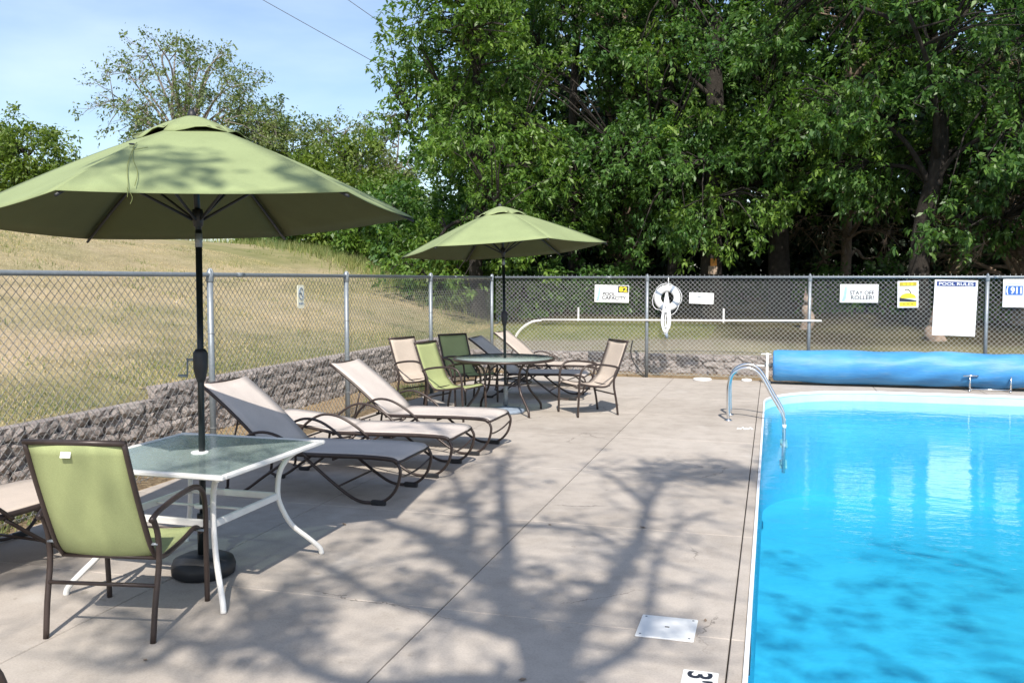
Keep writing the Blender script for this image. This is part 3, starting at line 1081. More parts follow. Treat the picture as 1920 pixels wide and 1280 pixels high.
big(-2.6, 24.2, 'leafy tree in the wood above the pool capacity sign', 13, 3.0, 14, 1.9, 'leaf_b', 160)
big(.2, 24.4, 'dark trunked tree with hanging leaves, nearest the life ring', 14, 3.2, 14.5, 1.9, 'leaf_a', 170, trunk=.30)
big(3.1, 21.8, 'broad tree with drooping sprays above the roller sign', 15, 3.1, 14, 1.9, 'leaf_b', 170, trunk=.24)
big(6.4, 22.4, 'leafy tree rising above the white pool rules board', 16, 3.2, 14, 1.9, 'leaf_b', 160)
big(9.8, 21.2, 'rightmost leafy tree of the wood at the picture edge', 17, 3.2, 13.5, 1.6, 'leaf_a', 150)
# second row, deeper in the wood
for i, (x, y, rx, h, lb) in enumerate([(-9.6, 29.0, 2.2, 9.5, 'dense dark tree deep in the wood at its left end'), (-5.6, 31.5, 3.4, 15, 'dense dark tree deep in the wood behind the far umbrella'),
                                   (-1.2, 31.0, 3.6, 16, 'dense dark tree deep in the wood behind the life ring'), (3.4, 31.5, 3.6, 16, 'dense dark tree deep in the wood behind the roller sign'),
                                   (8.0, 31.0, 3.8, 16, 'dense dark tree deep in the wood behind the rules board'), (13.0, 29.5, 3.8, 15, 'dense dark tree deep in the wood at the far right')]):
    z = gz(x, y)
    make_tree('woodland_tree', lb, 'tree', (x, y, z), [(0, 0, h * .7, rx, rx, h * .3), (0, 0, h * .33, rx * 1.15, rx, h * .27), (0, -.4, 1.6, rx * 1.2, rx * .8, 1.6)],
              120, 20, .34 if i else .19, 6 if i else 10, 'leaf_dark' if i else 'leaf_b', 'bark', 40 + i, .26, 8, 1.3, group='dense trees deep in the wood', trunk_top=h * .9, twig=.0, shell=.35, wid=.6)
# half dead conifers showing brown twigs between the leafy crowns
for i, (x, y, h, lb) in enumerate([(-4.1, 26.6, 13, 'half dead conifer with bare brown twigs, behind the far umbrella'), (1.9, 26.4, 11, 'half dead conifer with bare brown twigs, right of the life ring'),
                                (5.3, 22.6, 6.5, 'brushy dead conifer beside the rules board'), (7.0, 21.6, 4.5, 'low tangle of dead brown branches at the right edge')]):
    z = gz(x, y)
    root = make_tree('dead_conifer', lb, 'tree', (x, y, z), [(0, 0, h * .3, 1.7, 1.7, h * .25), (0, 0, h * .65, 1.25, 1.25, h * .32)], 70, 16, .16, 4, 'needle', 'deadtwig', 60 + i, .15, 34, .9,
                     group='half dead conifers in the wood', trunk_top=h, twig=.8, droop=.1, fork=.05, wid=.16)
# three trunks standing in the open wood behind the fence
for i, (x, y, r_, h, bk, lb) in enumerate([(-1.45, 23.2, .27, 7.5, 'bark', 'thick dark trunk with a small orange box on it'), (.75, 21.3, .13, .85, 'palebark', 'pale broken stump behind the far fence pole end'), (3.1, 19.4, .17, .62, 'palebark', 'pale stump behind the blue roller')]):
    z = gz(x, y)
    mb = MB()
    rgx = np.random.default_rng(80 + i)
    pts = [np.array([rgx.normal() * .04, rgx.normal() * .04, h * k / 6 - .15]) for k in range(7)]
    mb.tube(curve(pts, 3), [r_ * (1.3 if k == 0 else 1.05 - .35 * k / 18) for k in range(19)], 11)
    root = empty('bare_tree' if h > 3 else 'tree_stump', (x, y, z), 0, lb, 'tree' if h > 3 else 'stump')
    mb.build('trunk', bk, root)
    if h > 3:
        b2 = MB()
        for k in range(5):
            a = rgx.uniform(0, 6.28)
            b2.tube(curve([(0, 0, 3 + k * .8), (math.cos(a) * .8, math.sin(a) * .8, 3.6 + k * .8), (math.cos(a) * 1.7, math.sin(a) * 1.7, 3.9 + k * .9)], 3), [.07 - .006 * j for j in range(7)], 6)
        b2.split('branch', bk, root)
    else:
        b2 = MB()
        for k in range(7):
            a = k * .9
            b2.add([(r_ * .6 * math.cos(a), r_ * .6 * math.sin(a), h - .2), (r_ * .6 * math.cos(a + .6), r_ * .6 * math.sin(a + .6), h - .2), (r_ * .5 * math.cos(a + .3), r_ * .5 * math.sin(a + .3), h - .1 + .25 * rgx.random()), (0, 0, h - .2)], [(0, 1, 2), (1, 3, 2), (3, 0, 2)])
        b2.split('splinter', bk, root)
# orange box fixed to the dark trunk
bxr = empty('nest_box', (-1.40, 22.86, gz(-1.4, 22.9) + 1.25), 0, 'small orange wooden box on the dark tree trunk', 'nest box')
MB().box((0, 0, .14), (.15, .13, .26), bevel=.006).build('box', 'orange', bxr)
MB().box((0, -.02, .29), (.21, .2, .025), rx=-.2, bevel=.004).build('roof', 'palebark', bxr)
MB().lathe([(.028, -.004), (.028, .004)], 12, (0, 0, 0)).build('entrance_hole', 'black', bxr).location = (0, -.066, .17)
bxr.children[-1].rotation_euler = (math.pi / 2, 0, 0)

# trees beyond the crest on the left
z = gz(-27, 38)
def fan(n, seed):
    return seed
make_tree('half_bare_tree', 'wide half bare tree with fanned grey limbs against the sky', 'tree', (-28.2, 39.2, gz(-28, 39)),
          [(0, 0, 7.2, 4.4, 4.2, 3.2), (1.5, 0, 6.0, 3.6, 3.5, 2.6)], 270, 12, .18, 7, 'leaf_e', 'palelimb', 101, .22, 60, .8, trunk_top=4.6, twig=.5, fork=.3,
          bare=lambda p: .50 + .45 * float(np.clip((p[0] + 1.0) / 4.0, -.5, 1)) + (.2 if p[2] > 8.6 else 0), droop=.2)
make_tree('round_tree', 'dense round green tree at the left edge beyond the slope', 'tree', (-33.2, 34.4, gz(-33, 34)),
          [(0, 0, 4.0, 2.2, 2.0, 2.2), (-1.6, .6, 3.4, 1.8, 1.6, 2.0), (1.6, 0, 2.7, 1.9, 1.6, 1.9)], 190, 20, .2, 7, 'leaf_c', 'bark', 102, .2, 12, .75, trunk_top=4.6, twig=.02)
make_tree('round_tree', 'loose green tree cut by the left picture edge', 'tree', (-37.2, 33.5, gz(-37, 33)),
          [(0, 0, 4.6, 2.0, 2.0, 2.1), (0, 0, 2.6, 2.0, 2.0, 1.6)], 70, 16, .22, 6, 'leaf_b', 'bark', 103, .2, 12, .8, trunk_top=5.2, twig=.1)
make_tree('olive_tree', 'greyish olive tree filling in right of the half bare tree', 'tree', (-25.2, 42.0, gz(-25, 42)),
          [(0, 0, 5.4, 2.3, 2.2, 2.3), (.6, 0, 3.6, 2.9, 2.3, 2.2)], 190, 17, .2, 6, 'leaf_e', 'greybark', 104, .2, 16, .8, trunk_top=6, twig=.2)
make_tree('pale_tree', 'pale sparse domed tree above the near umbrella edge', 'tree', (-22.3, 44.5, gz(-22, 44)),
          [(0, 0, 5.1, 3.3, 2.6, 2.2), (1.0, 0, 3.3, 3.4, 2.4, 1.9)], 210, 14, .19, 6, 'leaf_e', 'greybark', 105, .2, 26, .85, trunk_top=5.2, twig=.4)
make_tree('hedge_tree', 'full mid green tree between the umbrella and the wood', 'tree', (-17.0, 35.0, gz(-17, 35)),
          [(0, 0, 2.9, 2.3, 2.0, 1.7), (-2.0, 0, 2.2, 1.9, 1.6, 1.7), (1.7, 0, 1.9, 1.7, 1.6, 1.6), (0, 0, 1.3, 3.6, 1.6, 1.1)], 190, 18, .2, 6, 'leaf_c', 'bark', 106, .18, 12, .7, trunk_top=3.2, twig=.02)
make_tree('sapling', 'thin wispy sapling against the sky beside the wood', 'tree', (-15.4, 36.0, gz(-15.4, 36)),
          [(0, 0, 4.2, .8, .8, 1.9)], 34, 10, .17, 4, 'leaf_d', 'greybark', 107, .07, 18, .5, trunk_top=5.6, twig=.5)
# shrubs along the edge of the mown slope
sh = [(-15.5, 29.8, 1.5, 1.5, 'leaf_c', 'bright yellow-green shrub, uppermost on the slope edge'), (-13.4, 28.6, 1.8, 2.4, 'leaf_a', 'tall green shrub under the near umbrella tip'),
      (-11.4, 27.2, 1.7, 2.6, 'leaf_b', 'dark leafy shrub left of the far umbrella'), (-9.9, 25.4, 1.4, 1.9, 'leaf_a', 'green shrub nearest the wood, by the far umbrella tip'),
      (-17.6, 29.0, .9, 1.0, 'leaf_b', 'small dark shrub alone on the slope crest'), (-8.6, 24.0, 1.2, 1.5, 'leaf_c', 'light shrub at the foot of the slender tree')]
for i, (x, y, r_, h, mt, lb) in enumerate(sh):
    make_tree('shrub', lb, 'shrub', (x, y, gz(x, y)), [(0, 0, h * .55, r_, r_ * .9, h * .5), (r_ * .4, 0, h * .35, r_ * .9, r_ * .8, h * .35)], 60, 18, .17, 6, mt, 'bark', 120 + i, .05, 10, .5,
              group='shrubs along the slope edge', trunk_top=h * .8, twig=.02, stems=3, shell=.4)
for i, (x, y, h, lb) in enumerate([(-20.8, 22.6, .55, 'spiky green tuft on the slope under the near umbrella')]):
    root = empty('grass_tuft', (x, y, gz(x, y)), 0, lb, 'plant')
    mb = MB()
    rgx = random.Random(3)
    for k in range(60):
        a, s = rgx.uniform(0, 6.28), rgx.uniform(.1, .45)
        c_, s_ = math.cos(a), math.sin(a)
        hh = h * rgx.uniform(.6, 1.1)
        mb.add([(-s_ * .02, c_ * .02, 0), (s_ * .02, -c_ * .02, 0), (c_ * s * .6 + s_ * .014, s_ * s * .6 - c_ * .014, hh * .7), (c_ * s, s_ * s, hh)], [(0, 1, 2), (0, 2, 3)])
    mb.build('blades', 'grass_green', root)

# undergrowth below the wood's edge: low dark leafy bushes one can tell apart
for i, (x, y, r_, h) in enumerate([(-6.3, 23.4, 1.0, 1.2), (-3.9, 24.0, 1.2, 1.3), (2.0, 24.8, 1.4, 1.2), (4.6, 23.6, 1.1, 1.4), (8.0, 22.4, 1.2, 1.5)]):
    make_tree('undergrowth_bush', ['low bush behind the far umbrella pole', 'low bush left of the life ring', 'low bush right of the dark trunk', 'low bush between the roller and rules signs', 'low bush at the right picture edge'][i], 'bush',
              (x, y, gz(x, y)), [(0, 0, h * .5, r_, r_ * .8, h * .5)], 36, 14, .15, 6, 'leaf_b', 'bark', 140 + i, .04, 8, .45, group='undergrowth bushes at the foot of the wood', trunk_top=h * .7, twig=.1, stems=2, shell=.3)

# the far depth of the wood, too dense to tell one tree from the next
rg = np.random.default_rng(77)
n = 5200
x = rg.uniform(-12.5, 24, n)
y = 36 + 5 * rg.random(n)
zz = terrain_z(x, y) + 9.5 * rg.random(n) ** 1.25 * (1 - .25 * rg.random(n)) * np.interp(x, [-12.5, -8, 24], [.45, 1, 1])
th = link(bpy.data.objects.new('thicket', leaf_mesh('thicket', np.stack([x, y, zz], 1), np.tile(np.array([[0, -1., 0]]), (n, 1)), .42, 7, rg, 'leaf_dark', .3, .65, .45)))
tag(th, 'dark dense thicket closing off the depth of the wood', 'thicket', kind='stuff')

# ------------------------------------------------------------------ the tree behind the viewer whose shade falls on the deck
LIMBS = [
 (.15, [(-.87, 3.64), (-.93, 3.87), (-1.14, 4.3), (-1.34, 4.58), (-1.52, 4.92)]),
 (.05, [(-1.17, 4.2), (-1.4, 4.28), (-1.63, 4.39), (-1.93, 4.46), (-2.18, 4.61), (-2.45, 4.84), (-2.87, 5.07), (-3.2, 5.12), (-3.33, 4.84)]),
 (.09, [(-1.52, 4.92), (-1.76, 5.18), (-2.04, 5.45), (-2.24, 5.71), (-2.6, 5.92), (-2.86, 6.14), (-3.1, 6.22)]),
 (.05, [(-1.88, 5.28), (-1.98, 5.87), (-2.3, 6.67), (-2.66, 7.43), (-2.99, 8.03), (-3.38, 8.47)]),
 (.07, [(-1.47, 4.86), (-1.55, 5.3), (-1.82, 6.14), (-2.1, 7.01), (-2.38, 7.95), (-2.58, 9.01)]),
 (.04, [(-1.82, 6.14), (-1.43, 6.17), (-1.1, 6.04), (-.91, 5.77)]),
 (.08, [(-.92, 3.9), (-.93, 4.55), (-.86, 4.99), (-.85, 5.5), (-.83, 5.96), (-.9, 6.95), (-.92, 7.79), (-1.22, 8.81)]),
 (.04, [(-.9, 6.95), (-1.11, 7.43), (-1.39, 8.0), (-1.72, 8.4)]),
 (.045, [(-.89, 3.82), (-.72, 3.97), (-.59, 4.31), (-.6, 4.74), (-.65, 5.29), (-.66, 5.84), (-.6, 6.46), (-.43, 6.9)]),
 (.04, [(-.92, 7.79), (-.7, 8.19), (-.39, 8.52), (-.1, 8.37)]),
 (.06, [(-.87, 3.69), (-1.25, 3.67), (-1.58, 3.51), (-1.91, 3.55), (-2.34, 3.81), (-2.66, 4.17), (-2.98, 4.53), (-3.34, 4.73)]),
 (.04, [(-2.34, 3.81), (-2.48, 3.67), (-2.74, 3.7), (-3.07, 3.85), (-3.45, 3.99), (-4.02, 4.23), (-4.41, 4.27)]),
 (.03, [(-2.74, 3.7), (-2.69, 3.48), (-2.78, 3.34), (-3.05, 3.35)]),
 (.035, [(-2.66, 4.17), (-2.63, 4.53), (-2.52, 4.71), (-2.34, 4.76)]),
 (.03, [(-2.3, 6.67), (-2.36, 7.38), (-2.5, 8.17), (-2.9, 8.91)]),
]
LEAFY = [(-1.26, 5.0, .28), (-1.93, 5.3, .25), (-1.86, 4.7, .2), (-2.37, 3.87, .3), (-2.42, 4.16, .2), (-2.35, 6.79, .2), (-.58, 8.47, .45), (-.28, 8.31, .35), (-.9, 8.26, .3),
         (-2.05, 6.35, .18), (-1.23, 4.5, .15), (-.94, 3.78, .2), (-4.22, 4.32, .25), (.6, 7.4, .8), (1.5, 8.0, .8), (.8, 6.0, .7), (2.2, 6.6, .8), (1.6, 5.3, .5), (3.0, 8.6, .8), (.4, 9.6, .6), (2.2, 10.2, .8),
          (-3.6, 6.0, .25), (-3.0, 7.2, .2)]
COT = 1 / math.tan(R(SUN_EL))
def lift(g, z):
    """the point at height z that the sun throws onto ground point g."""
    return np.array([g[0] + SUN_DIR[0] * COT * z, g[1] + SUN_DIR[1] * COT * z, z])
def shade_h(g):
    return 6.6 + .55 * max(0, g[1] - 3.7) + .35 * abs(g[0] + .9)
st = empty('shade_tree', (1.05, -2.5, gz(1.05, -2.5)), 0, 'spreading half-leafed tree behind the viewer, shading the deck', 'tree')
tb = np.array([1.05, -2.5, gz(1.05, -2.5)])
tm = MB()
rg = np.random.default_rng(21)
fork = lift(LIMBS[0][1][0], shade_h(LIMBS[0][1][0]))
tm.tube(curve([(0, 0, -.2), (.05, 0, 1.5), (.0, .03, 3.4), tuple((fork - tb) * np.array([.7, .7, .8])), tuple(fork - tb)], 5), [.36 - .01 * k for k in range(21)], 12)
twg = MB()
tips = []
for w, pl in LIMBS:
    pts = [lift(g, shade_h(g)) - tb for g in pl]
    c = curve(pts, 4)
    n = len(c)
    tm.tube(c, [max(.014, 1.15 * w * (1 - .7 * k / (n - 1))) for k in range(n)], 7)
    for k in range(2, n):
        for q in range(1 if rg.random() < .7 else 2):
            dirn = unit(rg.normal(size=3) + np.array([-.1, .5, .25]))
            ln = rg.uniform(.25, .8)
            e = c[k] + dirn * ln
            twg.tube([c[k], c[k] + dirn * ln * .5 + rg.normal(size=3) * .05, e], [.014, .009, .004], 4, cap=False)
            tips.append(e)
            for q2 in range(2):
                e2 = c[k] + dirn * ln * rg.uniform(.4, 1) + rg.normal(size=3) * .22
                twg.tube([c[k] + dirn * ln * .5, e2], [.007, .003], 3, cap=False)
                tips.append(e2)
tm.build('trunk', 'greybark', st)
tag(twg.build('branches', 'greybark', st), kind='stuff')
lc = []
for (x, y, r_) in LEAFY:
    nn = int(34 * (r_ / .25) ** 1.6) if x < 0 else int(8 * (r_ / .25) ** 1.6)
    for k in range(nn):
        a = rg.uniform(0, 6.28)
        rr = r_ * math.sqrt(rg.random())
        lc.append(lift((x + rr * math.cos(a), y + rr * math.sin(a) * 1.2), shade_h((x, y)) + rg.normal() * .3 + (2.5 if x > 0 else 0)) - tb)
tips = np.array(tips)
sel = tips[rg.random(len(tips)) < .09]
lc = np.vstack([np.array(lc), sel])
cm = leaf_mesh('crown', lc, unit(rg.normal(size=lc.shape)), .12, 4, rg, 'leaf_a', .4, .5, .06)
link(bpy.data.objects.new('crown', cm), st)

# ================================================================== grass as ground cover
def blades(name, label, P, h, mat, seed, wd=.006, lean=.5):
    rg = np.random.default_rng(seed)
    n = len(P)
    a = rg.uniform(0, 2 * np.pi, n)
    t = np.stack([np.cos(a), np.sin(a), np.zeros(n)], 1)
    b = np.stack([-np.sin(a), np.cos(a), np.zeros(n)], 1)
    hh = (h * rg.uniform(.45, 1.25, n))[:, None]
    tip = P + np.array([0, 0, 1.]) * hh + b * hh * lean * rg.normal(size=(n, 1))
    V = np.stack([P - t * wd, P + t * wd, tip], 1).reshape(-1, 3)
    o = link(bpy.data.objects.new(name, fast_mesh(name, V, np.arange(n * 3).reshape(-1, 3), mat)))
    return tag(o, label, 'grass', kind='stuff')
rg = np.random.default_rng(5)
n = 90000
x = -6.5 - 9 * rg.random(n) ** 1.5
y = 3.5 + 18 * rg.random(n)
P = np.stack([x, y, terrain_z(x, y) - .005], 1)
blades('slope_grass', 'short straw-coloured mown grass on the slope', P, .032, 'grass_dry', 1, .006)
n = 26000
x = np.concatenate([-6.52 - .5 * np.abs(rg.normal(size=n // 2)) ** 1.2, rg.uniform(-6.0, -1.2, n // 2)])
y = np.concatenate([3.5 + 14 * rg.random(n // 2), 18.5 + 3.0 * rg.random(n // 2)])
P = np.stack([x, y, terrain_z(x, y) - .005], 1)
blades('edge_grass', 'greener grass along the top of the walls', P, .045, 'grass_green', 2, .005)
n = 9000
t = rg.random(n)
x = np.interp(t, [0, .3, .6, 1], [-18.5, -14.5, -11.5, -8.2]) + rg.normal(size=n) * 1.0 * (.3 + np.sin(t * 40) ** 2)
y = np.interp(t, [0, .3, .6, 1], [28.5, 28.0, 26.2, 23.2]) + rg.normal(size=n) * 1.0
P = np.stack([x, y, terrain_z(x, y) - .01], 1)
blades('tall_grass', 'tall pale unmown grass along the slope edge', P, .30, 'grass_green', 3, .010, .6)
cxs = -7.0 - 12 * rg.random(150)
cys = 4 + 20 * rg.random(150)
k = rg.integers(0, 150, 7000)
x, y = cxs[k] + rg.normal(size=7000) * .16, cys[k] + rg.normal(size=7000) * .16
P = np.stack([x, y, terrain_z(x, y) - .005], 1)
blades('slope_weeds', 'scattered greener tufts on the dry slope', P, .075, 'grass_green', 6, .006, .6)
# weeds in the earth strip
wc = [(-5.55, 5.6, .35), (-5.7, 6.6, .25), (-5.8, 8.2, .25), (-5.5, 12.6, .35), (-5.6, 13.6, .3), (-6.1, 10.3, .2), (-5.4, 4.6, .4)]
px, py = [], []
for (cx, cy, r_) in wc:
    px += list(cx + rg.normal(size=700) * r_ * .4)
    py += list(cy + rg.normal(size=700) * r_)
x, y = np.clip(np.array(px), -6.2, -5.13), np.array(py)
P = np.stack([x, y, np.full(len(x), -.035)], 1)
blades('weeds', 'green weeds in the earth strip beside the deck', P, .10, 'grass_green', 4, .006, .7)

# ================================================================== furniture
def chair(name, label, sling, loc, rz, h=.97, group=None, tagged=False):
    root = empty(name, loc, rz, label, 'chair', group)
    r_ = .0145
    for s in (1, -1):
        # rear leg rising to the arm, and front leg that is the bent end of the arm
        MB().tube(curve([(-.30, s * .275, 0), (-.275, s * .278, .18), (-.235, s * .282, .38), (-.245, s * .284, .52), (-.29, s * .284, .615)], 4), r_, 8).build('leg', 'bronze', root)
        arm = curve([(-.31, s * .286, .60), (-.24, s * .292, .635), (-.05, s * .298, .665), (.12, s * .298, .668), (.215, s * .296, .63), (.262, s * .292, .53), (.272, s * .288, .36), (.28, s * .284, .16), (.285, s * .282, 0)], 4)
        MB().tube(arm, r_, 8).build('arm_and_front_leg', 'bronze', root)
        side = curve([(-.455, s * .243, h), (-.375, s * .243, h - .22), (-.285, s * .243, h - .44), (-.225, s * .243, .44), (-.17, s * .243, .385), (-.08, s * .243, .372), (.10, s * .243, .395), (.22, s * .243, .42), (.275, s * .243, .405), (.30, s * .243, .375)], 4)
        MB().tube(side, .0135, 8).build('side_rail', 'bronze', root)
        bolts = MB()
        for (bx_, bz_) in ((-.245, .47), (.255, .40)):
            bolts.tube([(bx_, s * .243, bz_), (bx_, s * .285, bz_)], .008, 6)
        bolts.split('bolt', 'galv', root)
    MB().tube([(-.455, -.25, h), (-.455, .25, h)], .0145, 8).build('top_bar', 'bronze', root)
    cb = MB()
    cb.tube([(-.262, -.275, .27), (-.262, .275, .27)], .010, 8)
    cb.tube([(.275, -.245, .40), (.275, .245, .40)], .010, 8)
    cb.tube([(-.19, -.245, .385), (-.19, .245, .385)], .010, 8)
    cb.split('cross_bar', 'bronze', root)
    prof = curve([(-.45, h - .012), (-.375, h - .22), (-.285, h - .44), (-.228, .445), (-.172, .392), (-.08, .378), (.10, .40), (.22, .425), (.272, .412)], 4)
    G = []
    for (px_, pz_) in prof:
        row = []
        for v in np.linspace(-1, 1, 7):
            sag = .018 * (1 - v * v)
            row.append((px_ + (sag * -.6 if pz_ > .45 else 0), v * .238, pz_ - (sag if pz_ <= .45 else 0)))
        G.append(row)
    MB().sheet(G, .004).build('sling', sling, root)
    if tagged:
        MB().box((-.452, .045, h - .055), (.005, .05, .035), ry=.34).build('tag', 'white', root)
    return root
G_CH = 'sling chairs round the tables'
chair('sling_chair', 'green sling chair seen from behind, at the white glass table', 'green_sling', (-3.17, 3.88, 0), R(100), 1.0, G_CH, True)
chair('sling_chair', 'light green sling chair in the sun left of the round table', 'green_sling', (-3.86, 10.85, 0), R(-12), .95, G_CH)
chair('sling_chair', 'tan sling chair furthest left at the round table', 'tan_sling', (-4.52, 11.5, 0), R(-22), .95, G_CH)
chair('sling_chair', 'green sling chair in the umbrella shade behind the round table', 'green_sling', (-4.17, 12.35, 0), R(-36), .95, G_CH)
chair('sling_chair', 'tan sling chair alone on the pool side of the round table', 'tan_sling', (-2.31, 11.66, 0), R(219), .95, G_CH)
chair('sling_chair', 'dark framed chair cut off at the bottom left corner', 'green_sling', (-2.50, 1.89, 0), R(80), .97, G_CH)

# ------------------------------------------------------------------ tables
def square_table():
    root = empty('glass_table', (-3.25, 4.61, 0), 0, 'square white metal table with pebbled glass top and umbrella', 'table')
    hx, hy, zt = .51, .55, .73
    fr = MB()
    for (c, s) in (((0, -hy, zt - .008), (2 * hx + .036, .036, .026)), ((0, hy, zt - .008), (2 * hx + .036, .036, .026)), ((-hx, 0, zt - .0085), (.036, 2 * hy - .037, .025)), ((hx, 0, zt - .0085), (.036, 2 * hy - .037, .025))):
        fr.box(c, s, bevel=.006)
    fr.split('frame_bar', 'white_metal', root)
    # glass with a hole for the pole
    n = 32
    gl = MB()
    V = []
    for k in range(n):
        a = 2 * math.pi * k / n
        c_, s_ = math.cos(a), math.sin(a)
        m = 1 / max(abs(c_) / (hx - .019), abs(s_) / (hy - .019))
        for (x, y) in ((.034 * c_, .034 * s_), (m * c_, m * s_)):
            for z in (zt, zt - .006):
                V.append((x, y, z))
    F = []
    for k in range(n):
        a, b = 4 * k, 4 * ((k + 1) % n)
        F += [(a, a + 2, b + 2, b), (a + 1, b + 1, b + 3, a + 3), (a, b, b + 1, a + 1), (a + 2, a + 3, b + 3, b + 2)]
    gl.add(V, F)
    gl.build('glass_top', 'glass', root)
    MB().lathe([(.036, -.012), (.05, -.01), (.05, .006), (.036, .008)], 20, (0, 0, zt)).build('pole_ring', 'white', root)
    for sx, sy in ((1, 1), (1, -1), (-1, 1), (-1, -1)):
        pr = [(.66, .70), (.56, .665), (.485, .58), (.462, .46), (.475, .36), (.545, .22), (.655, .115), (.725, .045), (.74, 0)]
        u = np.array([hx, hy]) / math.hypot(hx, hy)
        pts = curve([(sx * u[0] * p, sy * u[1] * p, z) for p, z in pr], 4)
        MB().tube(pts, .0165, 8).build('leg', 'white_metal', root)
    ring = MB()
    q = .462
    u = np.array([hx, hy]) / math.hypot(hx, hy) * q
    for a, b in (((-u[0], -u[1]), (u[0], -u[1])), ((u[0], -u[1]), (u[0], u[1])), ((u[0], u[1]), (-u[0], u[1])), ((-u[0], u[1]), (-u[0], -u[1]))):
        c = ((a[0] + b[0]) / 2, (a[1] + b[1]) / 2, .41)
        ring.box(c, (abs(b[0] - a[0]) + .02 if abs(b[0] - a[0]) > .1 else .022, abs(b[1] - a[1]) - .024 if abs(b[1] - a[1]) > .1 else .022, .042), bevel=.005)
    ring.split('lower_bar', 'white_metal', root)
    cross = MB()
    cross.tube([(-u[0], 0, .41), (-.04, 0, .41)], .008, 6)
    cross.tube([(u[0], 0, .41), (.04, 0, .41)], .008, 6)
    cross.lathe([(.034, -.012), (.04, -.01), (.04, .01), (.034, .012)], 16, (0, 0, .41))
    cross.split('pole_guide', 'white_metal', root)
    return root
square_table()
def round_table():
    root = empty('round_table', (-3.40, 11.47, 0), R(20), 'round dark metal table with glass top under the far umbrella', 'table')
    zt, rr = .72, .66
    MB().tube([(rr * math.cos(a), rr * math.sin(a), zt - .01) for a in np.linspace(0, 2 * math.pi, 41)[:-1]], .02, 8, closed=True).build('top_frame', 'bronze', root)
    MB().lathe([(rr - .01, -.004), (rr - .01, .004)], 40, (0, 0, zt)).build('glass_top', 'glass', root)
    for k in range(4):
        a = k * math.pi / 2 + .5
        pr = [(.60, .705), (.50, .68), (.40, .60), (.36, .46), (.40, .30), (.50, .18), (.585, .08), (.60, 0)]
        MB().tube(curve([(p * math.cos(a), p * math.sin(a), z) for p, z in pr], 4), .016, 8).build('leg', 'bronze', root)
    MB().tube([(.37 * math.cos(a), .37 * math.sin(a), .40) for a in np.linspace(0, 2 * math.pi, 25)[:-1]], .010, 6, closed=True).build('lower_ring', 'bronze', root)
    return root
round_table()

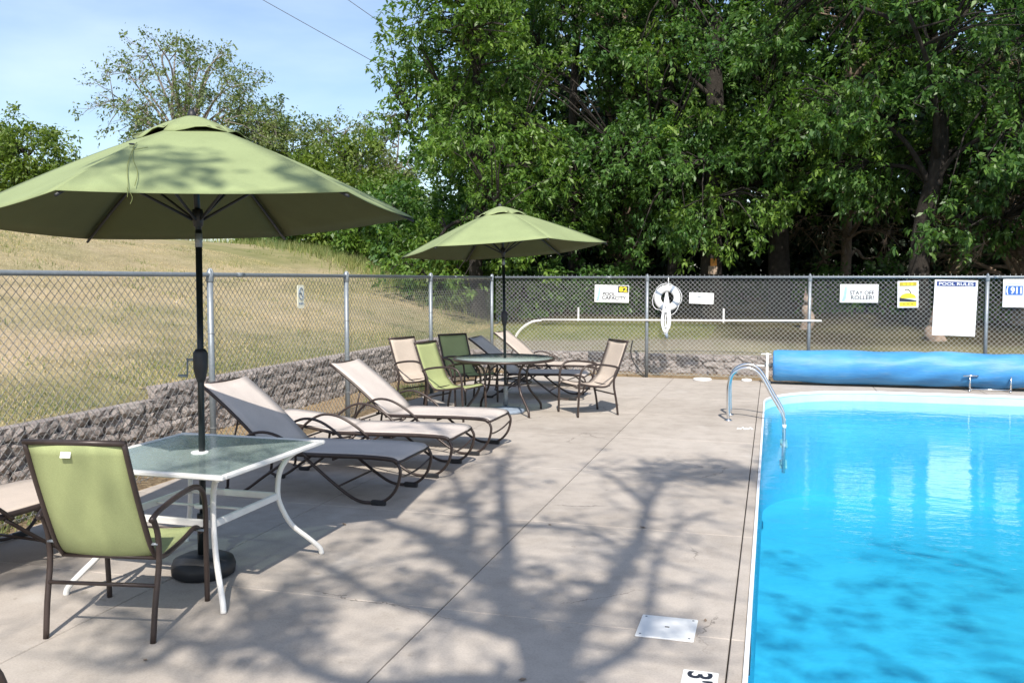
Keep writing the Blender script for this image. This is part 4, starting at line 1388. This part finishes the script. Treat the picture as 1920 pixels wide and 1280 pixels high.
# ------------------------------------------------------------------ umbrellas
def shaded_underside(mb, name, root):
    """inner faces darker: the shade under the canopy put into the colour."""
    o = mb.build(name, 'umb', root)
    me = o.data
    me.materials.append(M['umb_shade'])
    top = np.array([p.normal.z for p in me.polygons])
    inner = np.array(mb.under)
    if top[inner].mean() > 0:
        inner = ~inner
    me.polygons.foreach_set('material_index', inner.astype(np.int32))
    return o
CANOPY = []
def umbrella(label, base, apex, RR, drop, rot, tx, ty, base_mat, group):
    root = empty('patio_umbrella', base, 0, label, 'umbrella', group)
    b = np.array(base)
    ap = np.array(apex) - b
    cx_, sx_ = math.cos(tx), math.sin(tx)
    cy_, sy_ = math.cos(ty), math.sin(ty)
    Rx = np.array([[1, 0, 0], [0, cx_, -sx_], [0, sx_, cx_]])
    Ry = np.array([[cy_, 0, sy_], [0, 1, 0], [-sy_, 0, cy_]])
    Mx = Ry @ Rx
    def W(p):
        return Mx @ np.array(p, float) + ap
    ang = [rot + k * math.pi / 3 for k in range(6)]
    def rim(k):
        a = ang[k % 6]
        return np.array([RR * math.cos(a), RR * math.sin(a), -drop])
    def prof(t):      # height along a rib, slightly domed
        return -drop * (t ** 1.22)
    for k in range(6):
        A, B_ = rim(k), rim(k + 1)
        G = []
        for i in range(13):
            t = .13 + (1 - .13) * i / 12
            row = []
            for j in range(9):
                u = j / 8
                p = (A * (1 - u) + B_ * u) * t
                p[2] = prof(t)
                sag = 4 * u * (1 - u)
                p[2] -= .012 * sag * t
                pull = 1 - .010 * sag * t * t
                p[0] *= pull
                p[1] *= pull
                row.append(W(p))
            G.append(row)
        shaded_underside(MB().sheet(G, .003, True), 'canopy_panel', root)
        # vent cap panel floating above
        G = []
        for i in range(6):
            t = .015 + .24 * i / 5
            row = []
            for j in range(7):
                u = j / 6
                p = (A * (1 - u) + B_ * u) * t
                p[2] = prof(t) + .034 - .030 * (i / 5) ** 2 + .012 + (.016 * math.sin(u * math.pi * 2 + k) if i == 5 else 0)
                row.append(W(p))
            G.append(row)
        shaded_underside(MB().sheet(G, .003, True), 'vent_panel', root)
        # rib and strut
        MB().tube([W((rim(k) * t)[:2].tolist() + [prof(t) - .022]) for t in (.05, .25, .5, .75, 1.0)], .0085, 6).build('rib', 'black', root)
        a = ang[k]
        MB().tube([W((.03 * math.cos(a), .03 * math.sin(a), -.56)), W((RR * .45 * math.cos(a), RR * .45 * math.sin(a), prof(.45) - .03))], .0085, 6).build('strut', 'black', root)
    CANOPY.append((W, rim, prof, b))
    pole = MB()
    hub_low = W((0, 0, -.62))
    pole.tube([np.array([0, 0, .02]), hub_low], .019, 14)
    pole.tube([hub_low, W((0, 0, .02))], .0185, 14)
    pole.build('pole', 'pole', root)
    d = hub_low / np.linalg.norm(hub_low)
    MB().tube([W((0, 0, -.60)), W((0, 0, -.54)), W((0, 0, -.50))], [.026, .036, .03], 12).build('runner_hub', 'black', root)
    MB().tube([W((0, 0, -.10)), W((0, 0, -.02))], .035, 12).build('top_hub', 'black', root)
    MB().tube([hub_low - d * .02, hub_low - d * .10], .0215, 14).build('tilt_sleeve', 'galv', root)
    MB().tube([W((0, 0, .01)), W((0, 0, .055)), W((0, 0, .085))], [.022, .026, .012], 12).build('finial', 'black', root)
    zc = 1.26
    c0 = d * (zc / d[2])
    cr = MB()
    cr.tube([c0 - d * .11, c0 - d * .085, c0 - d * .03, c0 + d * .06, c0 + d * .085], [.022, .031, .042, .043, .028], 14)
    ho = cr.build('crank_housing', 'black', root)
    ch = MB()
    ch.tube([c0 + np.array([-.03, -.01, .02]), c0 + np.array([-.075, -.02, .02])], .008, 6)
    ch.tube([c0 + np.array([-.075, -.02, .03]), c0 + np.array([-.078, -.02, -.07])], .006, 6)
    ch.tube([c0 + np.array([-.078, -.02, -.075]), c0 + np.array([-.13, -.03, -.075])], .009, 6)
    ch.split('crank_handle', 'galv', ho)
    bs = MB()
    if base_mat == 'black':
        bs.lathe([(.165, 0), (.182, .012), (.186, .055), (.172, .095), (.12, .118), (.05, .125)], 28)
    else:
        bs.lathe([(.24, 0), (.25, .01), (.25, .035), (.23, .05), (.07, .075), (.05, .085)], 28)
    bso = bs.build('base', base_mat, root)
    sl = MB()
    sl.lathe([(.032, .10), (.032, .36), (.03, .37)], 14)
    sl.tube([(.03, 0, .30), (.07, 0, .30)], .007, 6)
    sl.lathe([(.018, -.006), (.018, .006)], 10, (.075, 0, .30))
    sl.split('base_sleeve', 'pole' if base_mat == 'black' else 'galv', bso)
    return root
G_U = 'green patio umbrellas standing through the tables'
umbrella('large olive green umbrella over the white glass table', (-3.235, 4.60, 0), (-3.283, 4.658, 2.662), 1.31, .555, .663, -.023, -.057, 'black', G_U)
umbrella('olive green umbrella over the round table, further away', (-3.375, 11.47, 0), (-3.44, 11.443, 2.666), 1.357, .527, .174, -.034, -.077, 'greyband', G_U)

# a sprig of dry grass caught on the near canopy
W_, rim_, prof_, b_ = CANOPY[0]
def on_canopy(t, u, up=.012):
    p = (rim_(4) * (1 - u) + rim_(5) * u) * t
    p[2] = prof_(min(t, 1.0)) + up - max(0, t - 1) * 1.2
    return W_(p) + b_
sprig = empty('grass_sprig', tuple(on_canopy(.55, .04)), 0, 'thin sprig of dry grass caught on the near umbrella', 'sprig')
o_ = on_canopy(.55, .04)
for path in ([(.5, .03), (.62, .09), (.8, .16), (.97, .22), (1.04, .235)], [(.55, .05), (.7, .14), (.85, .22), (.98, .245)], [(.6, .08), (.58, .12), (.56, .15)], [(1.0, .225), (1.04, .25), (1.07, .25)]):
    MB().tube(curve([on_canopy(t, u) - o_ for t, u in path], 4), .0017, 5).build('stalk', 'grass_green', sprig)
MB().box((0, 0, .01), (.03, .018, .008), rz=.5, bevel=.004).build('seed_head', 'ink', sprig)

# ------------------------------------------------------------------ sun loungers
def lounger(label, loc, rz, back_deg, sling, group):
    """local: foot end at x=0, head towards -x, width along y."""
    root = empty('sun_lounger', loc, rz, label, 'sun lounger', group)
    hw = .325
    zb = .36
    L1 = 1.12
    bl = .80
    a = R(back_deg)
    def bed(x):
        t = -x / L1
        return zb + .012 * math.sin(t * math.pi) * -1 + .012
    rim_pts = [(.0, zb - .02), (-.06, zb + .005), (-.3, zb + .012), (-.7, zb + .005), (-L1, zb)]
    bc = []
    for i in range(9):
        t = i / 8
        curl = .10 * t * t                      # the back rolls over at its top
        bc.append((-L1 - bl * t * math.cos(a) - curl * math.sin(a) * .9, zb + bl * t * math.sin(a) - curl * .55 * math.cos(a) - .02 * t))
    for s in (1, -1):
        MB().tube(curve([(x, s * hw, z) for x, z in rim_pts], 4), .0145, 8, flat=1.3).build('side_rail', 'bronze', root)
        MB().tube([(x, s * hw, z) for x, z in bc], .0135, 8).build('back_rail', 'bronze', root)
        leg = curve([(.0, s * hw, zb - .02), (.025, s * (hw + .004), .27), (-.01, s * (hw + .006), .14), (-.10, s * (hw + .006), .045), (-.22, s * (hw + .006), .018), (-.36, s * (hw + .006), .035), (-.56, s * (hw + .004), .16), (-.80, s * hw, zb - .015)], 5)
        lg = MB().tube(leg, .0125, 8).build('leg', 'bronze', root)
        MB().box((-.16, s * (hw + .006), .020), (.12, .036, .040), bevel=.006).build('foot_pad', 'black', lg)
        rear = curve([(-.90, s * hw, zb - .015), (-1.16, s * (hw + .004), .17), (-1.33, s * (hw + .006), .05), (-1.42, s * (hw + .006), .018), (-1.52, s * (hw + .006), .05)], 4)
        rl = MB().tube(rear, .0125, 8).build('leg', 'bronze', root)
        MB().box((-1.41, s * (hw + .006), .016), (.10, .034, .032), bevel=.006).build('foot_pad', 'black', rl)
        arm = curve([(-.76, s * (hw + .018), zb - .02), (-.90, s * (hw + .034), zb + .09), (-1.06, s * (hw + .042), zb + .165), (-1.22, s * (hw + .042), zb + .165), (-1.38, s * (hw + .034), zb + .07), (-1.47, s * (hw + .02), zb - .07), (-1.50, s * (hw + .01), .06)], 4)
        MB().tube(arm, .012, 8).build('arm', 'bronze', root)
    cb = MB()
    for x, z in ((0.0, zb - .02), (-.55, zb - .02), (-L1, zb - .015)):
        cb.tube([(x, -hw, z), (x, hw, z)], .011, 8)
    cb.tube(curve([(.02, -hw, .26), (-.02, -.15, .20), (-.02, .15, .20), (.02, hw, .26)], 4), .009, 6)
    cb.tube([(-.50, -hw, .13), (-.50, hw, .13)], .009, 6)
    cb.tube([(bc[-1][0], -hw, bc[-1][1]), (bc[-1][0], hw, bc[-1][1])], .012, 8)
    cb.split('cross_bar', 'bronze', root)
    # prop with its notched rack under the back
    m = bc[4]
    pr = MB()
    for s in (1, -1):
        pr.tube([(m[0], s * (hw - .03), m[1]), (-1.50, s * (hw - .03), zb - .08) if back_deg > 25 else (-1.42, s * (hw - .03), zb - .08)], .009, 6)
        pr.tube([(-.95, s * (hw - .02), zb - .03), (-1.30, s * (hw - .02), zb - .09), (-1.53, s * (hw - .02), zb - .08)], .010, 6)
        for k in range(4):
            pr.tube([(-1.50 + k * .06, s * (hw - .02), zb - .08), (-1.49 + k * .06, s * (hw - .02), zb - .045)], .007, 5)
    pr.tube([(-1.50, -hw, zb - .09), (-1.50, hw, zb - .09)], .009, 6)
    pr.split('back_prop', 'bronze', root)
    def strip(points, name):
        G = []
        for (x, z) in points:
            row = []
            for v in np.linspace(-1, 1, 7):
                row.append((x, v * (hw - .004), z + .006 - .016 * (1 - v * v)))
            G.append(row)
        MB().sheet(G, .004).build(name, sling, root)
    strip([(x, z) for x, z in curve([(p[0], p[1] + .012) for p in rim_pts], 4)], 'seat_sling')
    strip([(x + .010 * math.sin(a), z + .010 * math.cos(a)) for x, z in bc], 'back_sling')
    return root
G_L = 'sun loungers in a row facing the pool'
lounger('nearest sun lounger with raised back, partly in umbrella shade', (-2.76, 6.74, 0), R(0), 47, 'taupe_sling', G_L)
lounger('sun lounger with its back nearly flat, second from the glass table', (-2.72, 7.78, 0), R(1), 12, 'taupe_sling', G_L)
lounger('sun lounger with raised back in full sun, third from the glass table', (-2.68, 8.86, 0), R(-1), 45, 'taupe_sling', G_L)
lounger('sun lounger just behind the round table, its back turned dark', (-2.62, 13.2, 0), R(2), 46, 'taupe_sling', G_L)
lounger('furthest sun lounger, in the corner by the far fence', (-2.66, 14.55, 0), R(-3), 46, 'tan_sling', G_L)
lounger('sun lounger cut by the left picture edge behind the green chair', (-4.56, 5.06, 0), R(84), 12, 'tan_sling', G_L)

# ================================================================== pool-side objects
# ladder
lad = empty('pool_ladder', (-.5, 11.55, 0), 0, 'stainless pool ladder with two curved hand rails at the pool edge', 'ladder')
for yy in (0, .50):
    pts = curve([(0, yy, 0), (-.005, yy, .25), (.0, yy, .46), (.055, yy, .60), (.20, yy, .665), (.36, yy, .60), (.52, yy, .33), (.655, yy, .08), (.672, yy, -.18), (.672, yy, -.62)], 6)
    rr = MB().tube(pts, .021, 12).build('hand_rail', 'chrome', lad)
    MB().lathe([(.05, .0), (.05, .008), (.03, .02), (.022, .022)], 18, (0, yy, 0)).build('flange', 'chrome', rr)
    MB().tube([(.672, yy, -.02), (.672, yy, -.07)], .024, 10).build('rubber_sleeve', 'white', rr)
for z in (-.30, -.56):
    MB().box((.672, .25, z), (.09, .47, .03), bevel=.008).build('step', 'white', lad)
# skimmer lid
skl = empty('skimmer_lid', (-.478, 4.50, 0), 0, 'square white skimmer lid set in the deck near the pool', 'skimmer lid')
MB().box((0, 0, .0045), (.285, .29, .009), bevel=.003).build('lid', 'white', skl)
MB().box((0.0, 0, .0105), (.022, .006, .003)).build('finger_slot', 'black', skl)
for dx, dy in ((-.12, .12), (.12, .12), (.12, -.12), (-.12, -.12)):
    MB().lathe([(.006, 0), (.006, .0015)], 8, (dx, dy, .0092)).build('screw', 'galv', skl)
# depth marker tile
dm = empty('depth_marker', (-.275, 3.93, 0), 0, 'white depth marker tile with a black number 3', 'marker')
MB().box((0, 0, .003), (.155, .20, .007), bevel=.002).build('tile', 'white', dm)
text_part("3'", .105, .115, 'ink', dm, (0, .032, .0072), bold=.02, rot=(0, 0, -math.pi / 2))
# stencilled mark beside the ladder
stn = empty('deck_stencil', (-.285, 10.98, 0), 0, 'small white stencilled mark on the deck by the ladder', 'marking')
rs = random.Random(4)
for k in range(6):
    MB().box((-.075 + k * .03, rs.uniform(-.03, .03), .0015), (.024, rs.uniform(.09, .17), .0022), rz=rs.uniform(-.3, .3)).build('paint_mark', 'white', stn)
# low white pucks by the fence
for (px_, py_, rr, lb) in ((-1.15, 16.1, .16, 'flat white round lid lying on the deck by the far fence'), (-.40, 16.18, .09, 'small white cap on the deck beside the roller stand')):
    pk = empty('drain_lid', (px_, py_, 0), 0, lb, 'lid')
    MB().lathe([(rr, 0), (rr, .028), (rr - .012, .038), (.03, .042)], 24).build('lid', 'white', pk)
    MB().box((0, 0, .044), (.05, .012, .008), bevel=.003).build('grip', 'white', pk)
# blue solar cover on its roller
cov = empty('cover_roller', (0.04, 15.93, 0), 0, 'long blue pool cover rolled up on a stand at the far end', 'pool cover')
rv = np.random.default_rng(9)
roll = MB()
NX, NA = 90, 36
Lr = 6.6
ph = rv.uniform(0, 6.28, 8)
G = []
for i in range(NX + 1):
    x = Lr * i / NX
    row = []
    for k in range(NA + 1):
        th = 2 * math.pi * (k % NA) / NA
        r_ = .262 + .012 * math.sin(x * 1.3 + ph[0]) + .006 * math.sin(3 * th + x * 2.2 + ph[1]) + .006 * math.sin(2 * th - x * 5 + ph[2])
        r_ += .008 * math.sin(th * 5 + x * 7 + ph[3]) * (.35 + .65 * smoothstep(1.2, 2.6, x))
        fold = max(0, math.sin(x * 2.6 + th * 1.7 + ph[4])) ** 6
        r_ += .022 * fold * float(smoothstep(1.5, 2.5, x))
        if i == 0:
            r_ -= .012
        zz = .315 + r_ * math.sin(th) * 1.0
        if math.sin(th) < 0:
            zz -= .012 * math.sin(th) ** 2 * (1 + math.sin(x * 2.1))
        row.append((x, r_ * math.cos(th), max(zz, .022)))
    G.append(row)
roll.grid(G, True, flip=True)
roll.build('cover_roll', 'cover', cov)
sp = MB()
spn = []
for k in range(120):
    th = k * .22
    rr = .06 + .185 * k / 120
    spn.append((-.004, rr * math.cos(th), .315 + rr * math.sin(th)))
sp.tube(spn, .006, 4)
sp.lathe([(.25, 0), (.25, .004)], 30)
spo = sp.build('roll_end', 'cover', cov)
co = np.zeros(len(spo.data.vertices) * 3)
spo.data.vertices.foreach_get('co', co)
co = co.reshape(-1, 3)
nsp = 120 * 4
co[nsp:] = np.stack([co[nsp:, 2] + .012, co[nsp:, 0], co[nsp:, 1] + .315], 1)
spo.data.vertices.foreach_set('co', co.ravel())
axl = MB().tube([(-.14, 0, .315), (Lr + .1, 0, .315)], .035, 12).build('axle', 'galv', cov)
es = MB()
es.box((-.10, 0, .27), (.045, .07, .50), bevel=.008)
es.tube([(-.10, -.02, .055), (-.10, -.10, .03)], .03, 10)
es.box((-.12, -.02, .50), (.17, .03, .022), bevel=.005)
es.box((-.20, .0, .30), (.16, .03, .022), bevel=.005)
es.split('end_stand', 'white_metal', cov)
es2 = MB()
es2.tube([(-.06, .25, .03), (-.06, -.28, .03)], .02, 8)
es2.build('stand_foot', 'galv', cov)
sup = MB()
for x in (2.98, 3.56):
    sup.tube([(x, -.285, .035), (x, -.285, .245)], .014, 8)
    sup.tube([(x - .02, -.36, .016), (x + .02, -.22, .016)], .016, 8)
sup.tube([(2.98, -.285, .036), (3.56, -.285, .036)], .012, 8)
sup.tube([(2.88, -.285, .245), (3.10, -.275, .25)], .012, 8)
sup.split('prop_frame', 'chrome', cov)

# ================================================================== things on the far fence
FY = 16.405
SC = 1.0159
def fz(z):
    return 1.75 + (z - 1.75) * SC
def sign_root(label, x0, x1, z0, z1, tilt=0.0):
    r_ = empty('fence_sign', ((x0 + x1) / 2 * SC, FY, fz((z0 + z1) / 2)), 0, label, 'sign', 'signs on the far fence')
    r_.rotation_euler = (0, tilt, 0)
    w, h = (x1 - x0) * SC, (z1 - z0) * SC
    MB().box((0, 0, 0), (w, .006, h), bevel=.002).build('panel', 'white', r_)
    return r_, w, h
def plate(parent, name, mat, cx, cz, w, h, lay=1):
    return MB().box((cx, -.0035 - .0011 * lay, cz), (w, .0016, h)).build(name, mat, parent)
def swirl(parent, w, h, n=5):
    mb = MB()
    for k in range(n):
        pts = [(-w * .45 + .007 * k + t * .08 * w, -.0052, -h * .42 + h * .8 * (t ** (1.6 + .25 * k))) for t in np.linspace(0, 1, 8)]
        mb.tube(pts, .0055, 4, flat=1.0)
    for o in mb.split('wave_mark', 'aqua', parent):
        o.scale = (1, .35, 1)
        o.location = (0, -.0028, 0)
# pool capacity
s_, w, h = sign_root('white POOL CAPACITY sign with a yellow 82 on black', -3.08, -2.46, 1.35, 1.66, .02)
swirl(s_, w, h)
text_part('POOL', .24, .068, 'ink', s_, (-.045, -.0048, -.005), .022)
text_part('CAPACITY', .44, .070, 'ink', s_, (.045, -.0048, -.075), .022)
plate(s_, 'number_plate', 'ink', .21, .085, .19, .125)
text_part('82', .155, .095, 'yellow', s_, (.21, -.0064, .085), .03)
# emergency
s_, w, h = sign_root('small white FOR EMERGENCY USE ONLY sign right of the life ring', -1.40, -.98, 1.335, 1.53, .03)
text_part('FOR EMERGENCY', .36, .034, 'greyband', s_, (0, -.0048, .03), .01)
text_part('USE ONLY', .21, .034, 'greyband', s_, (0, -.0048, -.035), .01)
# stay off roller
s_, w, h = sign_root('white STAY OFF ROLLER! sign with a pale aqua wave', 1.09, 1.69, 1.375, 1.68, .0)
swirl(s_, w, h, 6)
text_part('STAY OFF', .39, .072, 'ink', s_, (.045, -.0048, .01), .022)
text_part('ROLLER!', .37, .072, 'ink', s_, (.055, -.0048, -.07), .022)
# yellow warning
s_, w, h = sign_root('yellow and white warning sign with a black wedge', 1.985, 2.305, 1.295, 1.735, -.02)
plate(s_, 'top_band', 'ochre', 0, h * .385, w * .82, h * .15)
for k in range(3):
    plate(s_, 'print_line', 'yellow', -.06 + .06 * k, h * .385, .035, .03, 2)
plate(s_, 'field', 'skyprint', 0, .025, w * .82, h * .50)
dome = MB()
V = [(0, -.0064, -.06)] + [(.125 * math.cos(t), -.0064, -.06 + .17 * math.sin(t)) for t in np.linspace(0, math.pi, 17)]
dome.add(V, [(0, k + 1, k + 2) for k in range(16)])
dome.build('dome', 'cream', s_)
d2 = MB()
V = [(0, -.0072, -.065)] + [(.125 * math.cos(t), -.0072, -.065 + .085 * math.sin(t)) for t in np.linspace(0, math.pi, 17)]
d2.add(V, [(0, k + 1, k + 2) for k in range(16)])
d2.build('dome_shade', 'yellow', s_)
MB().tube(curve([(-.05, -.008, .075), (-.01, -.008, .085), (.025, -.008, .06), (.045, -.008, .015)], 4), .007, 5).build('figure_mark', 'ink', s_)
wd = MB().add([(-w * .41, -.0085, -.05), (-w * .41, -.0085, -.115), (w * .41, -.0085, -.125), (w * .41, -.0085, -.105)], [(0, 1, 2, 3)])
wd.build('wedge', 'ink', s_)
plate(s_, 'bottom_band', 'yellow', 0, -h * .365, w * .82, h * .16)
for k in range(3):
    plate(s_, 'print_line', 'ochre', -.065 + .065 * k, -h * .365, .04, .03, 2)
# pool rules
s_, w, h = sign_root('large white POOL RULES board with a navy heading', 2.535, 3.175, .845, 1.75, .022)
plate(s_, 'heading_band', 'navy', 0, h * .43, w * .9, h * .085)
text_part('POOL RULES', w * .80, .05, 'white', s_, (0, -.0062, h * .43), .012)
rs = random.Random(12)
for k in range(17):
    wl_ = w * rs.uniform(.5, .84)
    plate(s_, 'print_line', 'pale', -w * .42 + wl_ / 2, h * .34 - k * h * .046, wl_, .010)
# 911
s_, w, h = sign_root('white sign with a blue 911 panel at the right edge', 3.55, 3.87, 1.315, 1.765, .0)
plate(s_, 'heading_line', 'pale', 0, h * .40, w * .62, .03)
plate(s_, 'rule_line', 'greyband', 0, h * .335, w * .66, .008)
plate(s_, 'number_panel', 'blue', .0, h * .10, w * .78, h * .33)
text_part('911', w * .50, .115, 'white', s_, (w * .09, -.0062, h * .10), .035)
text_part('(', .03, .13, 'white', s_, (-w * .30, -.0062, h * .10), .05)
for k in range(5):
    plate(s_, 'print_line', 'pink', -w * .20, -h * .14 - k * .024, w * rs.uniform(.2, .36), .008)
    plate(s_, 'print_line', 'pale', w * .17, -h * .14 - k * .024, w * .3, .008)
# no smoking sign on the left fence
ns = empty('fence_sign', (-5.055, 9.08, 1.565), math.pi / 2, 'small white oval no smoking sign on the left fence', 'sign')
ns.rotation_euler = (0, 0, math.pi / 2)
pn = MB()
hw, hh, rr = .075, .13, .03
ptsn = []
for (cx, cz, a0) in ((hw - rr, hh - rr, 0), (-hw + rr, hh - rr, 90), (-hw + rr, -hh + rr, 180), (hw - rr, -hh + rr, 270)):
    for q in range(5):
        a = R(a0 + q * 22.5)
        ptsn.append((cx + rr * math.cos(a), cz + rr * math.sin(a)))
nn = len(ptsn)
pn.add([(x, -.003, z) for x, z in ptsn] + [(x, .003, z) for x, z in ptsn], [tuple(range(nn - 1, -1, -1)), tuple(range(nn, 2 * nn))] + [(i, (i + 1) % nn, nn + (i + 1) % nn, nn + i) for i in range(nn)])
pn.build('panel', 'cream', ns)
MB().tube([(.05 * math.cos(a), -.0045, .035 + .062 * math.sin(a)) for a in np.linspace(0, 2 * math.pi, 25)[:-1]], .007, 5, closed=True).build('ring_mark', 'greyband', ns)
MB().tube([(-.035, -.005, .078), (.035, -.005, -.008)], .006, 5).build('bar_mark', 'greyband', ns)
MB().box((-.008, -.005, .036), (.052, .003, .011)).build('cigarette_mark', 'ink', ns)
for k in range(3):
    MB().box((-.035 + .035 * k, -.0045, -.075), (.024, .003, .022)).build('print_mark', 'greyband', ns)

# life ring with its rope
lr = empty('life_ring', (-1.775 * SC, FY - .055, fz(1.435)), 0, 'white life ring with grey bands and coiled white rope on the fence', 'life ring')
tor = MB()
RM, rm = .172, .062
G = [[((RM + rm * math.cos(v)) * math.cos(u), rm * .72 * math.sin(v), (RM + rm * math.cos(v)) * math.sin(u)) for v in np.linspace(0, 2 * math.pi, 15)] for u in np.linspace(0, 2 * math.pi, 41)]
tor.grid(G, True)
tor.build('ring', 'white', lr)
for k in range(4):
    u0 = R(60 + 90 * k)
    bm_ = MB()
    G = [[((RM + (rm + .003) * math.cos(v)) * math.cos(u), (rm * .72 + .003) * math.sin(v), (RM + (rm + .003) * math.cos(v)) * math.sin(u)) for v in np.linspace(0, 2 * math.pi, 15)] for u in np.linspace(u0 - .13, u0 + .13, 5)]
    bm_.grid(G, True)
    bm_.build('grey_band', 'greyband', lr)
gr = MB()
for k in range(4):
    u0, u1 = R(60 + 90 * k), R(150 + 90 * k)
    pts = []
    for t in np.linspace(0, 1, 9):
        u = u0 + (u1 - u0) * t
        rad = RM + rm + .008 + .02 * math.sin(math.pi * t)
        sagz = -.05 * math.sin(math.pi * t) if math.sin((u0 + u1) / 2) < .2 else 0
        pts.append((rad * math.cos(u), -.01, rad * math.sin(u) + sagz))
    gr.tube(pts, .006, 6)
gr.split('grab_rope', 'rope', lr)
MB().tube([(0.02, .02, .24), (.02, -.03, .32), (.02, .0, .36)], .009, 6).build('hook', 'white', lr)
cl = MB()
rc = random.Random(8)
rp = []
for k in range(9):
    x = rc.uniform(-.03, .03)
    w_ = rc.uniform(.035, .085)
    lo = rc.uniform(-.66, -.52)
    yk = -.055 - .004 * k
    rp += [(x * .4, yk, .10), (x - w_ * .35, yk - .01, -.12), (x - w_, yk, -.42), (x, yk, lo), (x + w_, yk - .01, -.42), (x + w_ * .35, yk, -.12)]
cl.tube(curve(rp, 5), .0075, 6)
wr = MB()
for zz in (-.205, -.22, -.235, -.25):
    wr.tube([(.035 * math.cos(t), -.07 + .03 * math.sin(t), zz) for t in np.linspace(0, 2 * math.pi, 13)[:-1]], .008, 6, closed=True)
wr.split('rope_wrap', 'rope', lr)
cl.build('rope_coil', 'rope', lr)
MB().tube([(0, -.06, -.63), (.01, -.06, -.71)], .028, 8).build('rope_end', 'greyband', lr)

# rescue pole with its hook
pl = empty('rescue_pole', (0, FY - .03, 0), 0, 'long white rescue pole with a curved hook hung along the far fence', 'pole')
z1 = fz(1.03)
MB().tube([(-4.05 * SC, 0, z1 - .005), (.81 * SC, 0, fz(1.065))], .016, 10).build('shaft', 'white_metal', pl)
MB().tube(curve([(-4.05 * SC, 0, z1 - .005), (-4.25 * SC, 0, z1 - .04), (-4.45 * SC, 0, z1 - .17), (-4.57 * SC, 0, z1 - .35), (-4.60 * SC, 0, z1 - .52)], 5), .011, 8).build('hook', 'white_metal', pl)
MB().tube(curve([(-4.05 * SC, -.03, z1 - .02), (-4.24 * SC, -.03, z1 - .06), (-4.43 * SC, -.03, z1 - .19), (-4.545 * SC, -.03, z1 - .36), (-4.575 * SC, -.03, z1 - .52)], 5), .007, 6).build('hook', 'white_metal', pl)
for x in (-3.37, -.805):
    br = MB()
    br.box((x * SC, .0, fz(1.15)), (.03, .02, .22), bevel=.004)
    br.box((x * SC, -.02, fz(1.02)), (.03, .05, .02), bevel=.004)
    br.split('bracket', 'white_metal', pl)

# black cable hanging down the fence
cb = MB()
cb.tube(curve([(-2.42, FY - .03, .66), (-2.45, FY - .035, .45), (-2.40, FY - .05, .28), (-2.28, FY - .08, .12), (-2.16, FY - .10, .015)], 6), .012, 8)
cbo = cb.build('cable', 'black')
tag(cbo, 'black cable hanging down the far fence beside a post', 'cable')

# ================================================================== power lines in the sky
for (a, b, lb) in (((-24.52, 40.86, 15.62), (-17.58, 42.58, 11.65), 'longest power line crossing the sky, lowest of three'), ((-20.45, 42.03, 15.62), (-17.87, 42.64, 13.77), 'middle power line of the three in the sky'), ((-18.16, 42.69, 15.62), (-17.39, 42.86, 14.96), 'short uppermost power line beside the wood')):
    a, b = np.array(a), np.array(b)
    d = (b - a) / np.linalg.norm(b - a)
    p0, p1 = a - d * 14, b + d * 12
    pts = [p0 + (p1 - p0) * t - np.array([0, 0, .25]) * 4 * t * (1 - t) + np.array([0, 0, .2]) for t in np.linspace(0, 1, 13)]
    tag(MB().tube(pts, .016, 5).build('power_line', 'black'), lb, 'power line', 'power lines in the sky')

# ================================================================== a few dry leaves on the deck
rl = random.Random(31)
lfm = MB().add([(0, -.028, .003), (.016, -.005, .010), (.012, .012, .008), (0, .034, .012), (-.013, .012, .007), (-.015, -.006, .011), (0, 0, .004)], [(0, 1, 6), (1, 2, 6), (2, 3, 6), (3, 4, 6), (4, 5, 6), (5, 0, 6)]).mesh('fallen_leaf')
lfm.materials.append(M['deadtwig'])
for (x, y, lb) in ((-.30, 4.66, 'tiny dry leaf beside the white skimmer lid'), (-1.02, 3.73, 'tiny dry leaf at the bottom edge of the deck'), (-1.50, 6.22, 'tiny dry leaf just right of the long deck joint'),
                   (-.85, 6.33, 'tiny dry leaf in the tree shade near the pool coping'), (-2.92, 5.82, 'tiny dry leaf at the glass table shadow corner'), (-2.75, 3.45, 'tiny dry leaf on the deck below the green chair')):
    o = bpy.data.objects.new('fallen_leaf', lfm)
    o.location = (x, y, .001)
    o.rotation_euler = (0, 0, rl.uniform(0, 6.28))
    q = rl.uniform(.5, .9)
    o.scale = (q, q, q)
    link(o)
    tag(o, lb, 'leaf', 'dry leaves scattered on the deck')
